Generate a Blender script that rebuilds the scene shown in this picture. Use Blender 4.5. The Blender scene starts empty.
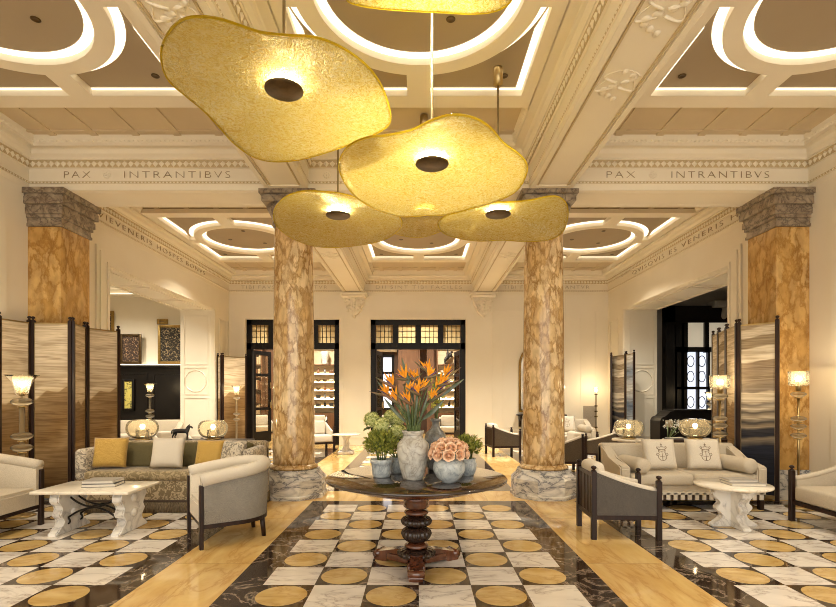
WORLD, EXPO, P_SPOT, P_FAR, COVE = 1.55, 1.08, 74, 225, .95
import bpy, bmesh, math, random
from mathutils import Vector, Matrix, noise
random.seed(7)
PI = math.pi
C = bpy.context.scene.collection
SC = bpy.context.scene

def lin(r, g, b):
    f = lambda v: (v/255/12.92) if v/255 <= .04045 else ((v/255+.055)/1.055)**2.4
    return (f(r), f(g), f(b), 1)

# ------------------------------------------------------------------ materials
def new_mat(name):
    m = bpy.data.materials.new(name); m.use_nodes = True
    nt = m.node_tree; b = nt.nodes['Principled BSDF']
    return m, nt, b

def N(nt, t, **kw):
    n = nt.nodes.new(t)
    for k, v in kw.items():
        if k.startswith('i_'):
            n.inputs[k[2:].replace('_', ' ')].default_value = v
        else:
            setattr(n, k, v)
    return n

def ramp(nt, stops, interp='LINEAR'):
    r = nt.nodes.new('ShaderNodeValToRGB'); r.color_ramp.interpolation = interp
    e = r.color_ramp.elements
    e[0].position = stops[0][0]; e[0].color = stops[0][1]; e[1].position = stops[-1][0]; e[1].color = stops[-1][1]
    for p, c in stops[1:-1]: e.new(p).color = c
    return r

def coords(nt, scale=(1, 1, 1), kind='Object', rot=(0, 0, 0), island=False):
    tc = nt.nodes.new('ShaderNodeTexCoord'); mp = nt.nodes.new('ShaderNodeMapping')
    mp.inputs['Scale'].default_value = scale; mp.inputs['Rotation'].default_value = rot
    nt.links.new(tc.outputs[kind], mp.inputs['Vector'])
    if island:
        g = nt.nodes.new('ShaderNodeNewGeometry'); mu = N(nt, 'ShaderNodeMath', operation='MULTIPLY'); mu.inputs[1].default_value = 37.0
        nt.links.new(g.outputs['Random Per Island'], mu.inputs[0])
        cb = nt.nodes.new('ShaderNodeCombineXYZ')
        for i in range(3): nt.links.new(mu.outputs[0], cb.inputs[i])
        nt.links.new(cb.outputs[0], mp.inputs['Location'])
    return mp

def leafy(name, c1, c2, rough=.55, tr=.3):
    m, nt, b = new_mat(name); g = N(nt, 'ShaderNodeNewGeometry'); n = N(nt, 'ShaderNodeTexNoise', i_Scale=14.0); mp = coords(nt); nt.links.new(mp.outputs[0], n.inputs['Vector'])
    mx = N(nt, 'ShaderNodeMath', operation='MULTIPLY_ADD'); mx.inputs[1].default_value = .7; nt.links.new(g.outputs['Random Per Island'], mx.inputs[0])
    m2 = N(nt, 'ShaderNodeMath', operation='MULTIPLY'); m2.inputs[1].default_value = .3; nt.links.new(n.outputs['Fac'], m2.inputs[0]); nt.links.new(m2.outputs[0], mx.inputs[2])
    r = ramp(nt, [(.1, c1), (.85, c2)]); nt.links.new(mx.outputs[0], r.inputs[0]); nt.links.new(r.outputs[0], b.inputs['Base Color']); b.inputs['Roughness'].default_value = rough; b.inputs['Specular IOR Level'].default_value = .3
    return m

def soft(name, c1, c2=None, rough=.7, scale=8, bump=.1, bscale=60, metal=0, detail=4, sheen=0, stretch=(1, 1, 1), coat=0, spec=None):
    """a plain surface with a little procedural variation"""
    m, nt, b = new_mat(name); c2 = c2 or tuple(x*.85 for x in c1[:3])+(1,)
    mp = coords(nt, stretch)
    n = N(nt, 'ShaderNodeTexNoise', i_Scale=scale, i_Detail=detail)
    nt.links.new(mp.outputs[0], n.inputs['Vector'])
    r = ramp(nt, [(.35, c1), (.7, c2)]); nt.links.new(n.outputs['Fac'], r.inputs[0])
    nt.links.new(r.outputs[0], b.inputs['Base Color'])
    b.inputs['Roughness'].default_value = rough; b.inputs['Metallic'].default_value = metal
    if sheen: b.inputs['Sheen Weight'].default_value = sheen
    if coat: b.inputs['Coat Weight'].default_value = coat; b.inputs['Coat Roughness'].default_value = .08
    if spec is not None: b.inputs['Specular IOR Level'].default_value = spec
    if bump:
        n2 = N(nt, 'ShaderNodeTexNoise', i_Scale=bscale, i_Detail=3)
        nt.links.new(mp.outputs[0], n2.inputs['Vector'])
        bp = N(nt, 'ShaderNodeBump', i_Strength=bump, i_Distance=.01)
        nt.links.new(n2.outputs['Fac'], bp.inputs['Height']); nt.links.new(bp.outputs[0], b.inputs['Normal'])
    return m

def weave(name, c1, c2, scale=220, rough=.85, axis=(1, 1, 1)):
    m, nt, b = new_mat(name); mp = coords(nt, axis)
    ch = N(nt, 'ShaderNodeTexNoise', i_Scale=scale, i_Detail=2)
    w = N(nt, 'ShaderNodeTexNoise', i_Scale=9, i_Detail=3)
    for t in (ch, w): nt.links.new(mp.outputs[0], t.inputs['Vector'])
    mx = N(nt, 'ShaderNodeMath', operation='MULTIPLY_ADD'); mx.inputs[1].default_value = .10; nt.links.new(w.outputs['Fac'], mx.inputs[0]); nt.links.new(ch.outputs['Fac'], mx.inputs[2])
    r = ramp(nt, [(.42, c1), (.68, c2)]); nt.links.new(mx.outputs[0], r.inputs[0]); nt.links.new(r.outputs[0], b.inputs['Base Color'])
    bp = N(nt, 'ShaderNodeBump', i_Strength=.2, i_Distance=.004); nt.links.new(mx.outputs[0], bp.inputs['Height']); nt.links.new(bp.outputs[0], b.inputs['Normal'])
    b.inputs['Roughness'].default_value = rough; b.inputs['Specular IOR Level'].default_value = .2
    return m

def damask(name, ca, cb, scale=9, lo=.46, hi=.54):
    m, nt, b = new_mat(name); mp = coords(nt)
    n = N(nt, 'ShaderNodeTexNoise', i_Scale=scale, i_Detail=2.5, i_Distortion=2.2)
    nt.links.new(mp.outputs[0], n.inputs['Vector'])
    r = ramp(nt, [(lo, ca), (hi, cb)]); nt.links.new(n.outputs['Fac'], r.inputs[0]); nt.links.new(r.outputs[0], b.inputs['Base Color'])
    b.inputs['Roughness'].default_value = .75; b.inputs['Sheen Weight'].default_value = .2
    return m

def breccia(name, stretch, cells, light, mid, vein, rough=.12, island=False, dist=.6):
    """yellow breccia marble: pale clasts between darker brown veins"""
    m, nt, b = new_mat(name); mp = coords(nt, stretch, island=island)
    n = N(nt, 'ShaderNodeTexNoise', i_Scale=cells*.7, i_Detail=6, i_Roughness=.65); nt.links.new(mp.outputs[0], n.inputs['Vector'])
    ad = N(nt, 'ShaderNodeMixRGB', blend_type='ADD'); ad.inputs[0].default_value = dist
    nt.links.new(mp.outputs[0], ad.inputs[1]); nt.links.new(n.outputs['Color'], ad.inputs[2])
    v = N(nt, 'ShaderNodeTexVoronoi', i_Scale=cells, feature='DISTANCE_TO_EDGE'); nt.links.new(ad.outputs[0], v.inputs['Vector'])
    vc = N(nt, 'ShaderNodeTexVoronoi', i_Scale=cells, feature='F1'); nt.links.new(ad.outputs[0], vc.inputs['Vector'])
    sep = N(nt, 'ShaderNodeSeparateColor'); nt.links.new(vc.outputs['Color'], sep.inputs[0])
    rc = ramp(nt, [(.1, mid), (.75, light)]); nt.links.new(sep.outputs[0], rc.inputs[0])
    rv = ramp(nt, [(.0, (1, 1, 1, 1)), (.045, (.75, .75, .75, 1)), (.16, (0, 0, 0, 1))]); nt.links.new(v.outputs['Distance'], rv.inputs[0])
    n2 = N(nt, 'ShaderNodeTexNoise', i_Scale=cells*1.7, i_Detail=6); nt.links.new(mp.outputs[0], n2.inputs['Vector'])
    rn = ramp(nt, [(.38, (.72, .66, .6, 1)), (.62, (1.08, 1.06, 1.02, 1))]); nt.links.new(n2.outputs['Fac'], rn.inputs[0])
    n3 = N(nt, 'ShaderNodeTexNoise', i_Scale=cells*.45, i_Detail=5); nt.links.new(mp.outputs[0], n3.inputs['Vector'])
    r3 = ramp(nt, [(.34, (.35, .35, .35, 1)), (.58, (1, 1, 1, 1))]); nt.links.new(n3.outputs['Fac'], r3.inputs[0])
    vm = N(nt, 'ShaderNodeMath', operation='MULTIPLY'); nt.links.new(rv.outputs[0], vm.inputs[0]); nt.links.new(r3.outputs[0], vm.inputs[1])
    mx = N(nt, 'ShaderNodeMixRGB'); nt.links.new(vm.outputs[0], mx.inputs[0]); nt.links.new(rc.outputs[0], mx.inputs[1]); mx.inputs[2].default_value = vein
    mu = N(nt, 'ShaderNodeMixRGB', blend_type='MULTIPLY'); mu.inputs[0].default_value = .8
    nt.links.new(mx.outputs[0], mu.inputs[1]); nt.links.new(rn.outputs[0], mu.inputs[2])
    nt.links.new(mu.outputs[0], b.inputs['Base Color']); b.inputs['Roughness'].default_value = rough
    return m

def veined(name, base, base2, vein, scale=2.0, width=.03, rough=.12, stretch=(1, 1, 1), rot=(0, 0, .6), island=True, amount=1.0, detail=7):
    m, nt, b = new_mat(name); mp = coords(nt, stretch, rot=rot, island=island)
    n = N(nt, 'ShaderNodeTexNoise', i_Scale=scale, i_Detail=detail, i_Roughness=.6, i_Distortion=.6); nt.links.new(mp.outputs[0], n.inputs['Vector'])
    s = N(nt, 'ShaderNodeMath', operation='SUBTRACT'); s.inputs[1].default_value = .5; nt.links.new(n.outputs['Fac'], s.inputs[0])
    a = N(nt, 'ShaderNodeMath', operation='ABSOLUTE'); nt.links.new(s.outputs[0], a.inputs[0])
    r = ramp(nt, [(0, (amount,)*3+(1,)), (width*.5, (amount*.45,)*3+(1,)), (width*2.4, (0, 0, 0, 1))]); nt.links.new(a.outputs[0], r.inputs[0])
    n2 = N(nt, 'ShaderNodeTexNoise', i_Scale=scale*1.5, i_Detail=3); nt.links.new(mp.outputs[0], n2.inputs['Vector'])
    r2 = ramp(nt, [(.35, base), (.7, base2)]); nt.links.new(n2.outputs['Fac'], r2.inputs[0])
    mx = N(nt, 'ShaderNodeMixRGB'); nt.links.new(r.outputs[0], mx.inputs[0]); nt.links.new(r2.outputs[0], mx.inputs[1]); mx.inputs[2].default_value = vein
    nt.links.new(mx.outputs[0], b.inputs['Base Color']); b.inputs['Roughness'].default_value = rough
    return m

def emit(name, col, strength):
    m, nt, b = new_mat(name)
    n = N(nt, 'ShaderNodeTexNoise', i_Scale=3.0); mp = coords(nt); nt.links.new(mp.outputs[0], n.inputs['Vector'])
    r = ramp(nt, [(.3, col), (.7, tuple(x*.93 for x in col[:3])+(1,))]); nt.links.new(n.outputs['Fac'], r.inputs[0])
    b.inputs['Base Color'].default_value = (.8, .75, .65, 1)
    nt.links.new(r.outputs[0], b.inputs['Emission Color']); b.inputs['Emission Strength'].default_value = strength
    return m

def glass(name, col, alpha=.25, rough=.05, tint=None, bump=0):
    """thin clear glass: mostly see-through with glossy reflections"""
    m = bpy.data.materials.new(name); m.use_nodes = True; nt = m.node_tree; nt.nodes.clear()
    o = N(nt, 'ShaderNodeOutputMaterial'); t = N(nt, 'ShaderNodeBsdfTransparent'); t.inputs[0].default_value = tint or (.95, .93, .88, 1)
    g = N(nt, 'ShaderNodeBsdfGlossy', i_Roughness=rough); g.inputs[0].default_value = (1, 1, 1, 1)
    tr = N(nt, 'ShaderNodeBsdfTranslucent'); tr.inputs[0].default_value = col
    lw = N(nt, 'ShaderNodeLayerWeight', i_Blend=.14)
    n = N(nt, 'ShaderNodeTexNoise', i_Scale=30.0); mp = coords(nt); nt.links.new(mp.outputs[0], n.inputs['Vector'])
    bp = N(nt, 'ShaderNodeBump', i_Strength=bump, i_Distance=.01); nt.links.new(n.outputs['Fac'], bp.inputs['Height'])
    nt.links.new(bp.outputs[0], g.inputs['Normal']); nt.links.new(bp.outputs[0], lw.inputs['Normal'])
    m1 = N(nt, 'ShaderNodeMixShader'); m1.inputs[0].default_value = alpha; nt.links.new(t.outputs[0], m1.inputs[1]); nt.links.new(tr.outputs[0], m1.inputs[2])
    m2 = N(nt, 'ShaderNodeMixShader'); nt.links.new(lw.outputs['Fresnel'], m2.inputs[0]); nt.links.new(m1.outputs[0], m2.inputs[1]); nt.links.new(g.outputs[0], m2.inputs[2])
    nt.links.new(m2.outputs[0], o.inputs[0])
    return m

def landscape(name, stops, amp, nscale, seed, streak=.9, warp=1.2):
    """painted silk of a screen: horizontal washes of colour broken by ridges and streaks"""
    m, nt, b = new_mat(name); tc = N(nt, 'ShaderNodeTexCoord')
    mp = N(nt, 'ShaderNodeMapping'); mp.inputs['Location'].default_value = (seed, seed*.7, 0); nt.links.new(tc.outputs['Object'], mp.inputs['Vector'])
    sx = N(nt, 'ShaderNodeSeparateXYZ'); nt.links.new(mp.outputs[0], sx.inputs[0])
    n = N(nt, 'ShaderNodeTexNoise', i_Scale=nscale, i_Detail=3); mpa = N(nt, 'ShaderNodeMapping'); mpa.inputs['Scale'].default_value = (1, 1, .6)
    nt.links.new(mp.outputs[0], mpa.inputs[0]); nt.links.new(mpa.outputs[0], n.inputs['Vector'])
    ma = N(nt, 'ShaderNodeMath', operation='MULTIPLY_ADD'); ma.inputs[1].default_value = amp
    zz = N(nt, 'ShaderNodeMath', operation='MULTIPLY_ADD'); zz.inputs[1].default_value = 1/2.5; zz.inputs[2].default_value = -amp*.5
    nt.links.new(sx.outputs['Z'], zz.inputs[0]); nt.links.new(n.outputs['Fac'], ma.inputs[0]); nt.links.new(zz.outputs[0], ma.inputs[2])
    r = ramp(nt, stops); nt.links.new(ma.outputs[0], r.inputs[0])
    mps = N(nt, 'ShaderNodeMapping'); mps.inputs['Scale'].default_value = (1.1, 1.1, 18); nt.links.new(mp.outputs[0], mps.inputs[0])
    ns = N(nt, 'ShaderNodeTexNoise', i_Scale=1.5, i_Detail=5, i_Distortion=warp); nt.links.new(mps.outputs[0], ns.inputs['Vector'])
    rs = ramp(nt, [(.36, (.62, .55, .47, 1)), (.62, (1.1, 1.08, 1.03, 1))]); nt.links.new(ns.outputs['Fac'], rs.inputs[0])
    mu = N(nt, 'ShaderNodeMixRGB', blend_type='MULTIPLY'); mu.inputs[0].default_value = streak
    nt.links.new(r.outputs[0], mu.inputs[1]); nt.links.new(rs.outputs[0], mu.inputs[2]); nt.links.new(mu.outputs[0], b.inputs['Base Color'])
    b.inputs['Roughness'].default_value = .8; b.inputs['Specular IOR Level'].default_value = .15
    return m

def pendant_mat():
    m = bpy.data.materials.new('amber_cast_glass'); m.use_nodes = True; nt = m.node_tree; nt.nodes.clear()
    o = N(nt, 'ShaderNodeOutputMaterial'); mp = coords(nt)
    n = N(nt, 'ShaderNodeTexNoise', i_Scale=22.0, i_Detail=6, i_Roughness=.65, i_Distortion=2.5); nt.links.new(mp.outputs[0], n.inputs['Vector'])
    bp = N(nt, 'ShaderNodeBump', i_Strength=1.0, i_Distance=.03); nt.links.new(n.outputs['Fac'], bp.inputs['Height'])
    r = ramp(nt, [(.38, (.68, .51, .08, 1)), (.5, (.88, .77, .30, 1)), (.63, (1, .96, .68, 1))]); nt.links.new(n.outputs['Fac'], r.inputs[0])
    d = N(nt, 'ShaderNodeBsdfDiffuse'); t = N(nt, 'ShaderNodeBsdfTranslucent'); g = N(nt, 'ShaderNodeBsdfGlossy', i_Roughness=.16); tp = N(nt, 'ShaderNodeBsdfTransparent')
    g.inputs[0].default_value = (1, .92, .66, 1); tp.inputs[0].default_value = (1, .88, .5, 1)
    for x in (d, t): nt.links.new(r.outputs[0], x.inputs[0])
    for x in (d, t, g): nt.links.new(bp.outputs[0], x.inputs['Normal'])
    def mix(f, a, c):
        k = N(nt, 'ShaderNodeMixShader'); k.inputs[0].default_value = f
        nt.links.new(a.outputs[0], k.inputs[1]); nt.links.new(c.outputs[0], k.inputs[2]); return k
    s = mix(.26, mix(.28, mix(.64, d, t), g), tp)
    nt.links.new(s.outputs[0], o.inputs[0])
    return m

M = {}
M['plaster'] = soft('cream_plaster', (.82, .745, .60, 1), (.79, .71, .56, 1), rough=.55, scale=1.3, bump=.03, bscale=90)
M['ceilpaint'] = soft('ceiling_paint', (.82, .74, .585, 1), (.79, .70, .54, 1), rough=.6, scale=1.1, bump=.02)
M['taupe'] = soft('taupe_ceiling_paint', (.37, .29, .19, 1), (.35, .27, .175, 1), rough=.7, scale=1.2, bump=.02)
M['panelpaint'] = soft('tan_ceiling_paint', (.63, .51, .33, 1), (.59, .47, .30, 1), rough=.7, scale=1.2, bump=.02)
M['giltshade'] = soft('gilt_shadow_paint', (.50, .38, .20, 1), (.58, .45, .26, 1), rough=.5, scale=30, bump=.3)  # gilt of the mouldings, also the shade painted between cornice reliefs
M['letter'] = soft('carved_letter_paint', (.26, .18, .09, 1), (.32, .22, .11, 1), rough=.6, scale=30, bump=.0)
M["cove"] = emit('led_and_plaster_glow', (1, .90, .70, 1), COVE)  # LED strips of the salon; on the ceiling coves, lit plaster painted as glow
M['yellowcol'] = breccia('siena_breccia', (1, 1, .45), 8.0, (.80, .62, .36, 1), (.64, .43, .19, 1), (.36, .20, .065, 1), rough=.13, dist=.30)
M['yellowpier'] = breccia('siena_pier', (1, 1, .55), 5.0, (.64, .41, .15, 1), (.52, .30, .085, 1), (.36, .18, .04, 1), rough=.2, dist=.5)
M['carrara'] = veined('arabescato_marble', (.74, .70, .62, 1), (.62, .58, .52, 1), (.10, .10, .12, 1), scale=3.0, width=.05, rough=.18, stretch=(1, 1, 2.2), rot=(.5, .6, .3), island=False)
M['greymarble'] = veined('grey_capital_marble', (.44, .35, .24, 1), (.27, .20, .13, 1), (.09, .06, .04, 1), scale=6, width=.06, rough=.3, island=False)
M['tilewhite'] = veined('white_floor_marble', (.78, .72, .64, 1), (.68, .62, .55, 1), (.33, .27, .23, 1), scale=2.0, width=.022, rough=.07, stretch=(1, 2.2, 1), amount=.8)
M['tilegold'] = veined('yellow_disc_marble', (.55, .37, .125, 1), (.68, .50, .235, 1), (.36, .19, .05, 1), scale=2.6, width=.05, rough=.07, stretch=(1, 2, 1), amount=.55)
M['tiledark'] = veined('dark_emperador_marble', (.030, .018, .012, 1), (.055, .034, .022, 1), (.42, .33, .25, 1), scale=2.4, width=.010, rough=.06, amount=.75, island=False)
M['slabgold'] = veined('yellow_slab_marble', (.66, .43, .15, 1), (.78, .57, .25, 1), (.42, .21, .055, 1), scale=1.3, width=.06, rough=.06, stretch=(2.4, .7, 1), rot=(0, 0, .35), amount=.6)
M['darkwood'] = soft('dark_walnut', (.014, .006, .004, 1), (.028, .011, .006, 1), rough=.35, scale=6, bump=.05, stretch=(6, 6, .6), spec=.3)
M['blackwood'] = soft('ebonised_wood', (.0045, .0035, .003, 1), (.008, .006, .005, 1), rough=.4, scale=6, bump=.03, spec=.25)
M['mahogany'] = soft('polished_mahogany', (.075, .022, .010, 1), (.13, .04, .016, 1), rough=.16, scale=5, bump=.03, stretch=(5, 5, .8), coat=.6)
M['tabletop'] = soft('dark_polished_top', (.018, .010, .009, 1), (.032, .016, .012, 1), rough=.05, scale=4, bump=0, coat=1)
M['ebonised'] = soft('ebonised_carving', (.022, .012, .009, 1), (.035, .018, .012, 1), rough=.22, scale=10, bump=.1)
M['cream'] = weave('cream_linen', (.45, .385, .29, 1), (.56, .485, .375, 1))
M['creamlight'] = weave('ivory_linen', (.55, .49, .395, 1), (.66, .59, .485, 1))
M['greyweave'] = weave('grey_horsehair_weave', (.06, .053, .047, 1), (.145, .13, .115, 1), scale=600, axis=(1.0, 1.0, .25))
M['greypattern'] = weave('grey_blue_diamond_weave', (.12, .11, .095, 1), (.34, .31, .265, 1), scale=420)
M['taupeweave'] = weave('brown_horsehair_weave', (.055, .042, .03, 1), (.13, .10, .07, 1), scale=300)
M['olive'] = weave('olive_velvet', (.085, .068, .028, 1), (.135, .11, .05, 1), scale=120)
M['sofaseat'] = damask('khaki_damask', (.20, .145, .065, 1), (.36, .275, .15, 1), scale=13)
M['damask'] = damask('sofa_damask', (.16, .115, .055, 1), (.42, .33, .20, 1), scale=15)
M['damaskgrey'] = damask('grey_damask', (.21, .175, .13, 1), (.55, .47, .35, 1), scale=18)
M['mustard'] = damask('mustard_weave', (.36, .20, .025, 1), (.52, .33, .07, 1), scale=60, lo=.42, hi=.56)
M['fringe'] = weave('bullion_fringe', (.07, .05, .03, 1), (.24, .18, .11, 1), scale=400, axis=(1, 1, .05))
M['thread'] = soft('brown_thread', (.22, .15, .09, 1), rough=.8, scale=40, bump=.1)
M['browntrim'] = soft('brown_tape', (.05, .03, .018, 1), rough=.8, scale=40, bump=.1)
M['brass'] = soft('aged_brass', (.46, .34, .16, 1), (.36, .26, .12, 1), rough=.28, metal=1, scale=12, bump=.02)
M['brassdark'] = soft('satin_brass_rod', (.30, .215, .09, 1), (.24, .17, .07, 1), rough=.5, metal=.8, scale=12, bump=.02)
M['bronze'] = soft('dark_bronze', (.075, .045, .018, 1), (.12, .075, .03, 1), rough=.35, metal=.7, scale=14, bump=.06)
M['bronzedark'] = soft('black_bronze', (.012, .010, .010, 1), (.03, .024, .02, 1), rough=.35, metal=.4, scale=14, bump=.08)
M['iron'] = soft('wrought_iron', (.012, .010, .009, 1), (.02, .016, .014, 1), rough=.4, metal=.5, scale=20, bump=.08)
M['whitestone'] = veined('cream_table_marble', (.80, .73, .60, 1), (.72, .65, .53, 1), (.45, .38, .30, 1), scale=2.2, width=.02, rough=.16, island=False, amount=.5)
M['legstone'] = veined('carved_white_marble', (.78, .75, .70, 1), (.68, .65, .60, 1), (.35, .33, .32, 1), scale=3.5, width=.03, rough=.35, island=False, amount=.7)
M['shadeglass'] = glass('seeded_shade_glass', (.95, .85, .62, 1), alpha=.10)
M['clearglass'] = glass('clear_blown_glass', (.9, .85, .72, 1), alpha=.12)
M['poleglass'] = glass('milky_pole_glass', (.95, .88, .74, 1), alpha=.35)
M['smokeglass'] = glass('smoky_dome_glass', (.95, .85, .62, 1), alpha=.17, tint=(.95, .90, .78, 1))
M['paneglass'] = glass('door_glass', (.6, .5, .35, 1), alpha=.05)
M['leaded'] = glass('leaded_transom_glass', (.9, .75, .45, 1), alpha=.6, bump=.3)
M['bulb'] = emit('lamp_bulb', (1, .82, .52, 1), 16)
M['bulbsoft'] = emit('lamp_led', (1, .76, .42, 1), 14)
M['ringlight'] = emit('pendant_ring_light', (1, .86, .52, 1), 24)
M['downlens'] = emit('downlight_lens', (1, .82, .55, 1), 12)
M['shelflight'] = emit('shelf_led', (1, .76, .42, 1), 5)
M['litpane'] = emit('lit_hall_pane', (1, .86, .62, 1), .16)  # faint emission stands in for the hall's light behind the glass
M['daylight'] = emit('daylit_window', (.72, .80, 1, 1), .55)
M['pendant'] = pendant_mat()
M['rimglass'] = glass('amber_rim', (.90, .76, .12, 1), alpha=.75, tint=(1, .88, .3, 1))
M['ceramic'] = veined('weathered_grey_glaze', (.66, .63, .55, 1), (.48, .47, .43, 1), (.20, .16, .12, 1), scale=9, width=.05, rough=.4, island=False, amount=.7)
M['ceramicblue'] = veined('blue_grey_glaze', (.60, .62, .59, 1), (.42, .46, .47, 1), (.15, .18, .21, 1), scale=11, width=.05, rough=.3, island=False, amount=.7)
M['ceramicdark'] = veined('slate_grey_glaze', (.28, .285, .275, 1), (.19, .195, .20, 1), (.07, .06, .055, 1), scale=9, width=.05, rough=.3, island=False, amount=.7)
M['leafdark'] = soft('strelitzia_leaf', (.06, .095, .05, 1), (.13, .155, .10, 1), rough=.35, scale=9, bump=.15)
M['stem'] = soft('green_stem', (.085, .13, .04, 1), (.13, .17, .06, 1), rough=.5, scale=20, bump=.05)
M['herb'] = leafy('bush_leaf', (.07, .10, .012, 1), (.42, .42, .08, 1))
M['hydrangea'] = leafy('green_hydrangea_petal', (.26, .32, .06, 1), (.66, .66, .30, 1))
M['cymbid'] = leafy('lime_orchid_petal', (.30, .32, .04, 1), (.62, .56, .12, 1))
M['orange'] = leafy('orange_sepal', (.80, .24, .012, 1), (.92, .48, .04, 1))
M['bluepetal'] = soft('blue_petal', (.05, .04, .20, 1), rough=.45, scale=16, bump=.05)
M['spathe'] = soft('grey_red_spathe', (.13, .14, .07, 1), (.22, .09, .05, 1), rough=.4, scale=9, bump=.05)
M['rose'] = leafy('peach_rose_petal', (.84, .50, .30, 1), (.94, .70, .50, 1))
M['roseleaf'] = soft('rose_leaf', (.06, .11, .03, 1), rough=.5, scale=14, bump=.08)
M['tanpaper'] = soft('tan_paper', (.50, .39, .24, 1), rough=.7, scale=10, bump=.05)
M['whitepaper'] = soft('white_page_block', (.78, .72, .62, 1), rough=.8, scale=40, bump=.1, stretch=(1, 1, 12))
M['greycover'] = soft('grey_book_cover', (.34, .31, .27, 1), rough=.5, scale=10, bump=.02)
M['darkcover'] = soft('black_book_cover', (.03, .025, .022, 1), rough=.4, scale=10, bump=.02)
M['gilt'] = soft('gilt_frame', (.36, .23, .06, 1), (.25, .15, .04, 1), rough=.35, metal=.6, scale=30, bump=.3)
M['mirror'] = soft('old_mirror', (.75, .72, .66, 1), rough=.05, metal=1, scale=5, bump=0)
M['wainscot'] = soft('black_lacquer_panel', (.005, .0035, .003, 1), (.008, .006, .005, 1), rough=.35, scale=3, bump=.02, spec=.3)
M['brownpanel'] = soft('brown_joinery', (.14, .065, .028, 1), (.10, .045, .02, 1), rough=.4, scale=4, bump=.03, stretch=(5, 5, .6))
M['redbrown'] = soft('tan_leather', (.22, .10, .045, 1), rough=.45, scale=10, bump=.1)
M['greywall'] = soft('grey_plaster', (.35, .33, .30, 1), rough=.7, scale=2, bump=.02)
M['art_a'] = damask('painted_figures', (.015, .012, .008, 1), (.40, .30, .16, 1), scale=12, lo=.52, hi=.62)
M['art_b'] = damask('painted_flowers', (.035, .018, .010, 1), (.45, .28, .15, 1), scale=16, lo=.55, hi=.62)
M['art_c'] = damask('yellow_print', (.10, .09, .03, 1), (.60, .52, .12, 1), scale=7, lo=.38, hi=.46)
M['grille'] = soft('painted_grille', (.40, .35, .28, 1), rough=.5, scale=20, bump=.05)
M['orchid'] = soft('white_blossom', (.75, .72, .65, 1), rough=.5, scale=20, bump=.05)
SILK = [(0, (.10, .058, .022, 1)), (.15, (.20, .125, .055, 1)), (.27, (.33, .22, .105, 1)), (.36, (.22, .13, .05, 1)), (.47, (.22, .14, .065, 1)), (.595, (.29, .20, .105, 1)), (.605, (.55, .45, .31, 1)), (.66, (.60, .51, .38, 1)), (.70, (.50, .41, .29, 1)), (.85, (.62, .53, .40, 1)), (1, (.62, .52, .37, 1))]
M['silk_warm'] = landscape('painted_silk_warm', SILK, .42, 1.5, 3.1)
M['silk_warm_b'] = landscape('painted_silk_warm_b', SILK, .42, 1.5, 8.4)
SEA = [(0, (.010, .011, .018, 1)), (.30, (.02, .022, .034, 1)), (.345, (.22, .18, .13, 1)), (.36, (.025, .026, .036, 1)), (.40, (.04, .038, .042, 1)), (.415, (.36, .29, .20, 1)), (.44, (.05, .045, .045, 1)), (.47, (.55, .47, .35, 1)), (.50, (.12, .10, .08, 1)), (.52, (.60, .52, .40, 1)), (.545, (.20, .17, .14, 1)), (.56, (.62, .55, .43, 1)), (.61, (.58, .50, .38, 1)), (.615, (.24, .20, .16, 1)), (.68, (.30, .24, .17, 1)), (.78, (.33, .25, .165, 1)), (.785, (.64, .56, .43, 1)), (.86, (.60, .52, .39, 1)), (.865, (.30, .235, .155, 1)), (.92, (.32, .25, .16, 1)), (.925, (.62, .54, .41, 1)), (.97, (.58, .49, .36, 1)), (.975, (.36, .28, .19, 1))]
M['silk_sea'] = landscape('painted_silk_sea', SEA, .08, 1.6, 1.7, streak=.9)
M['silk_blue'] = landscape('painted_silk_blue', [(0, (.02, .03, .05, 1)), (.3, (.30, .33, .36, 1)), (.5, (.08, .11, .17, 1)), (.62, (.45, .45, .44, 1)), (.8, (.16, .2, .27, 1)), (1, (.5, .48, .43, 1))], .2, 2.0, 5.2, streak=.95)

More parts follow.
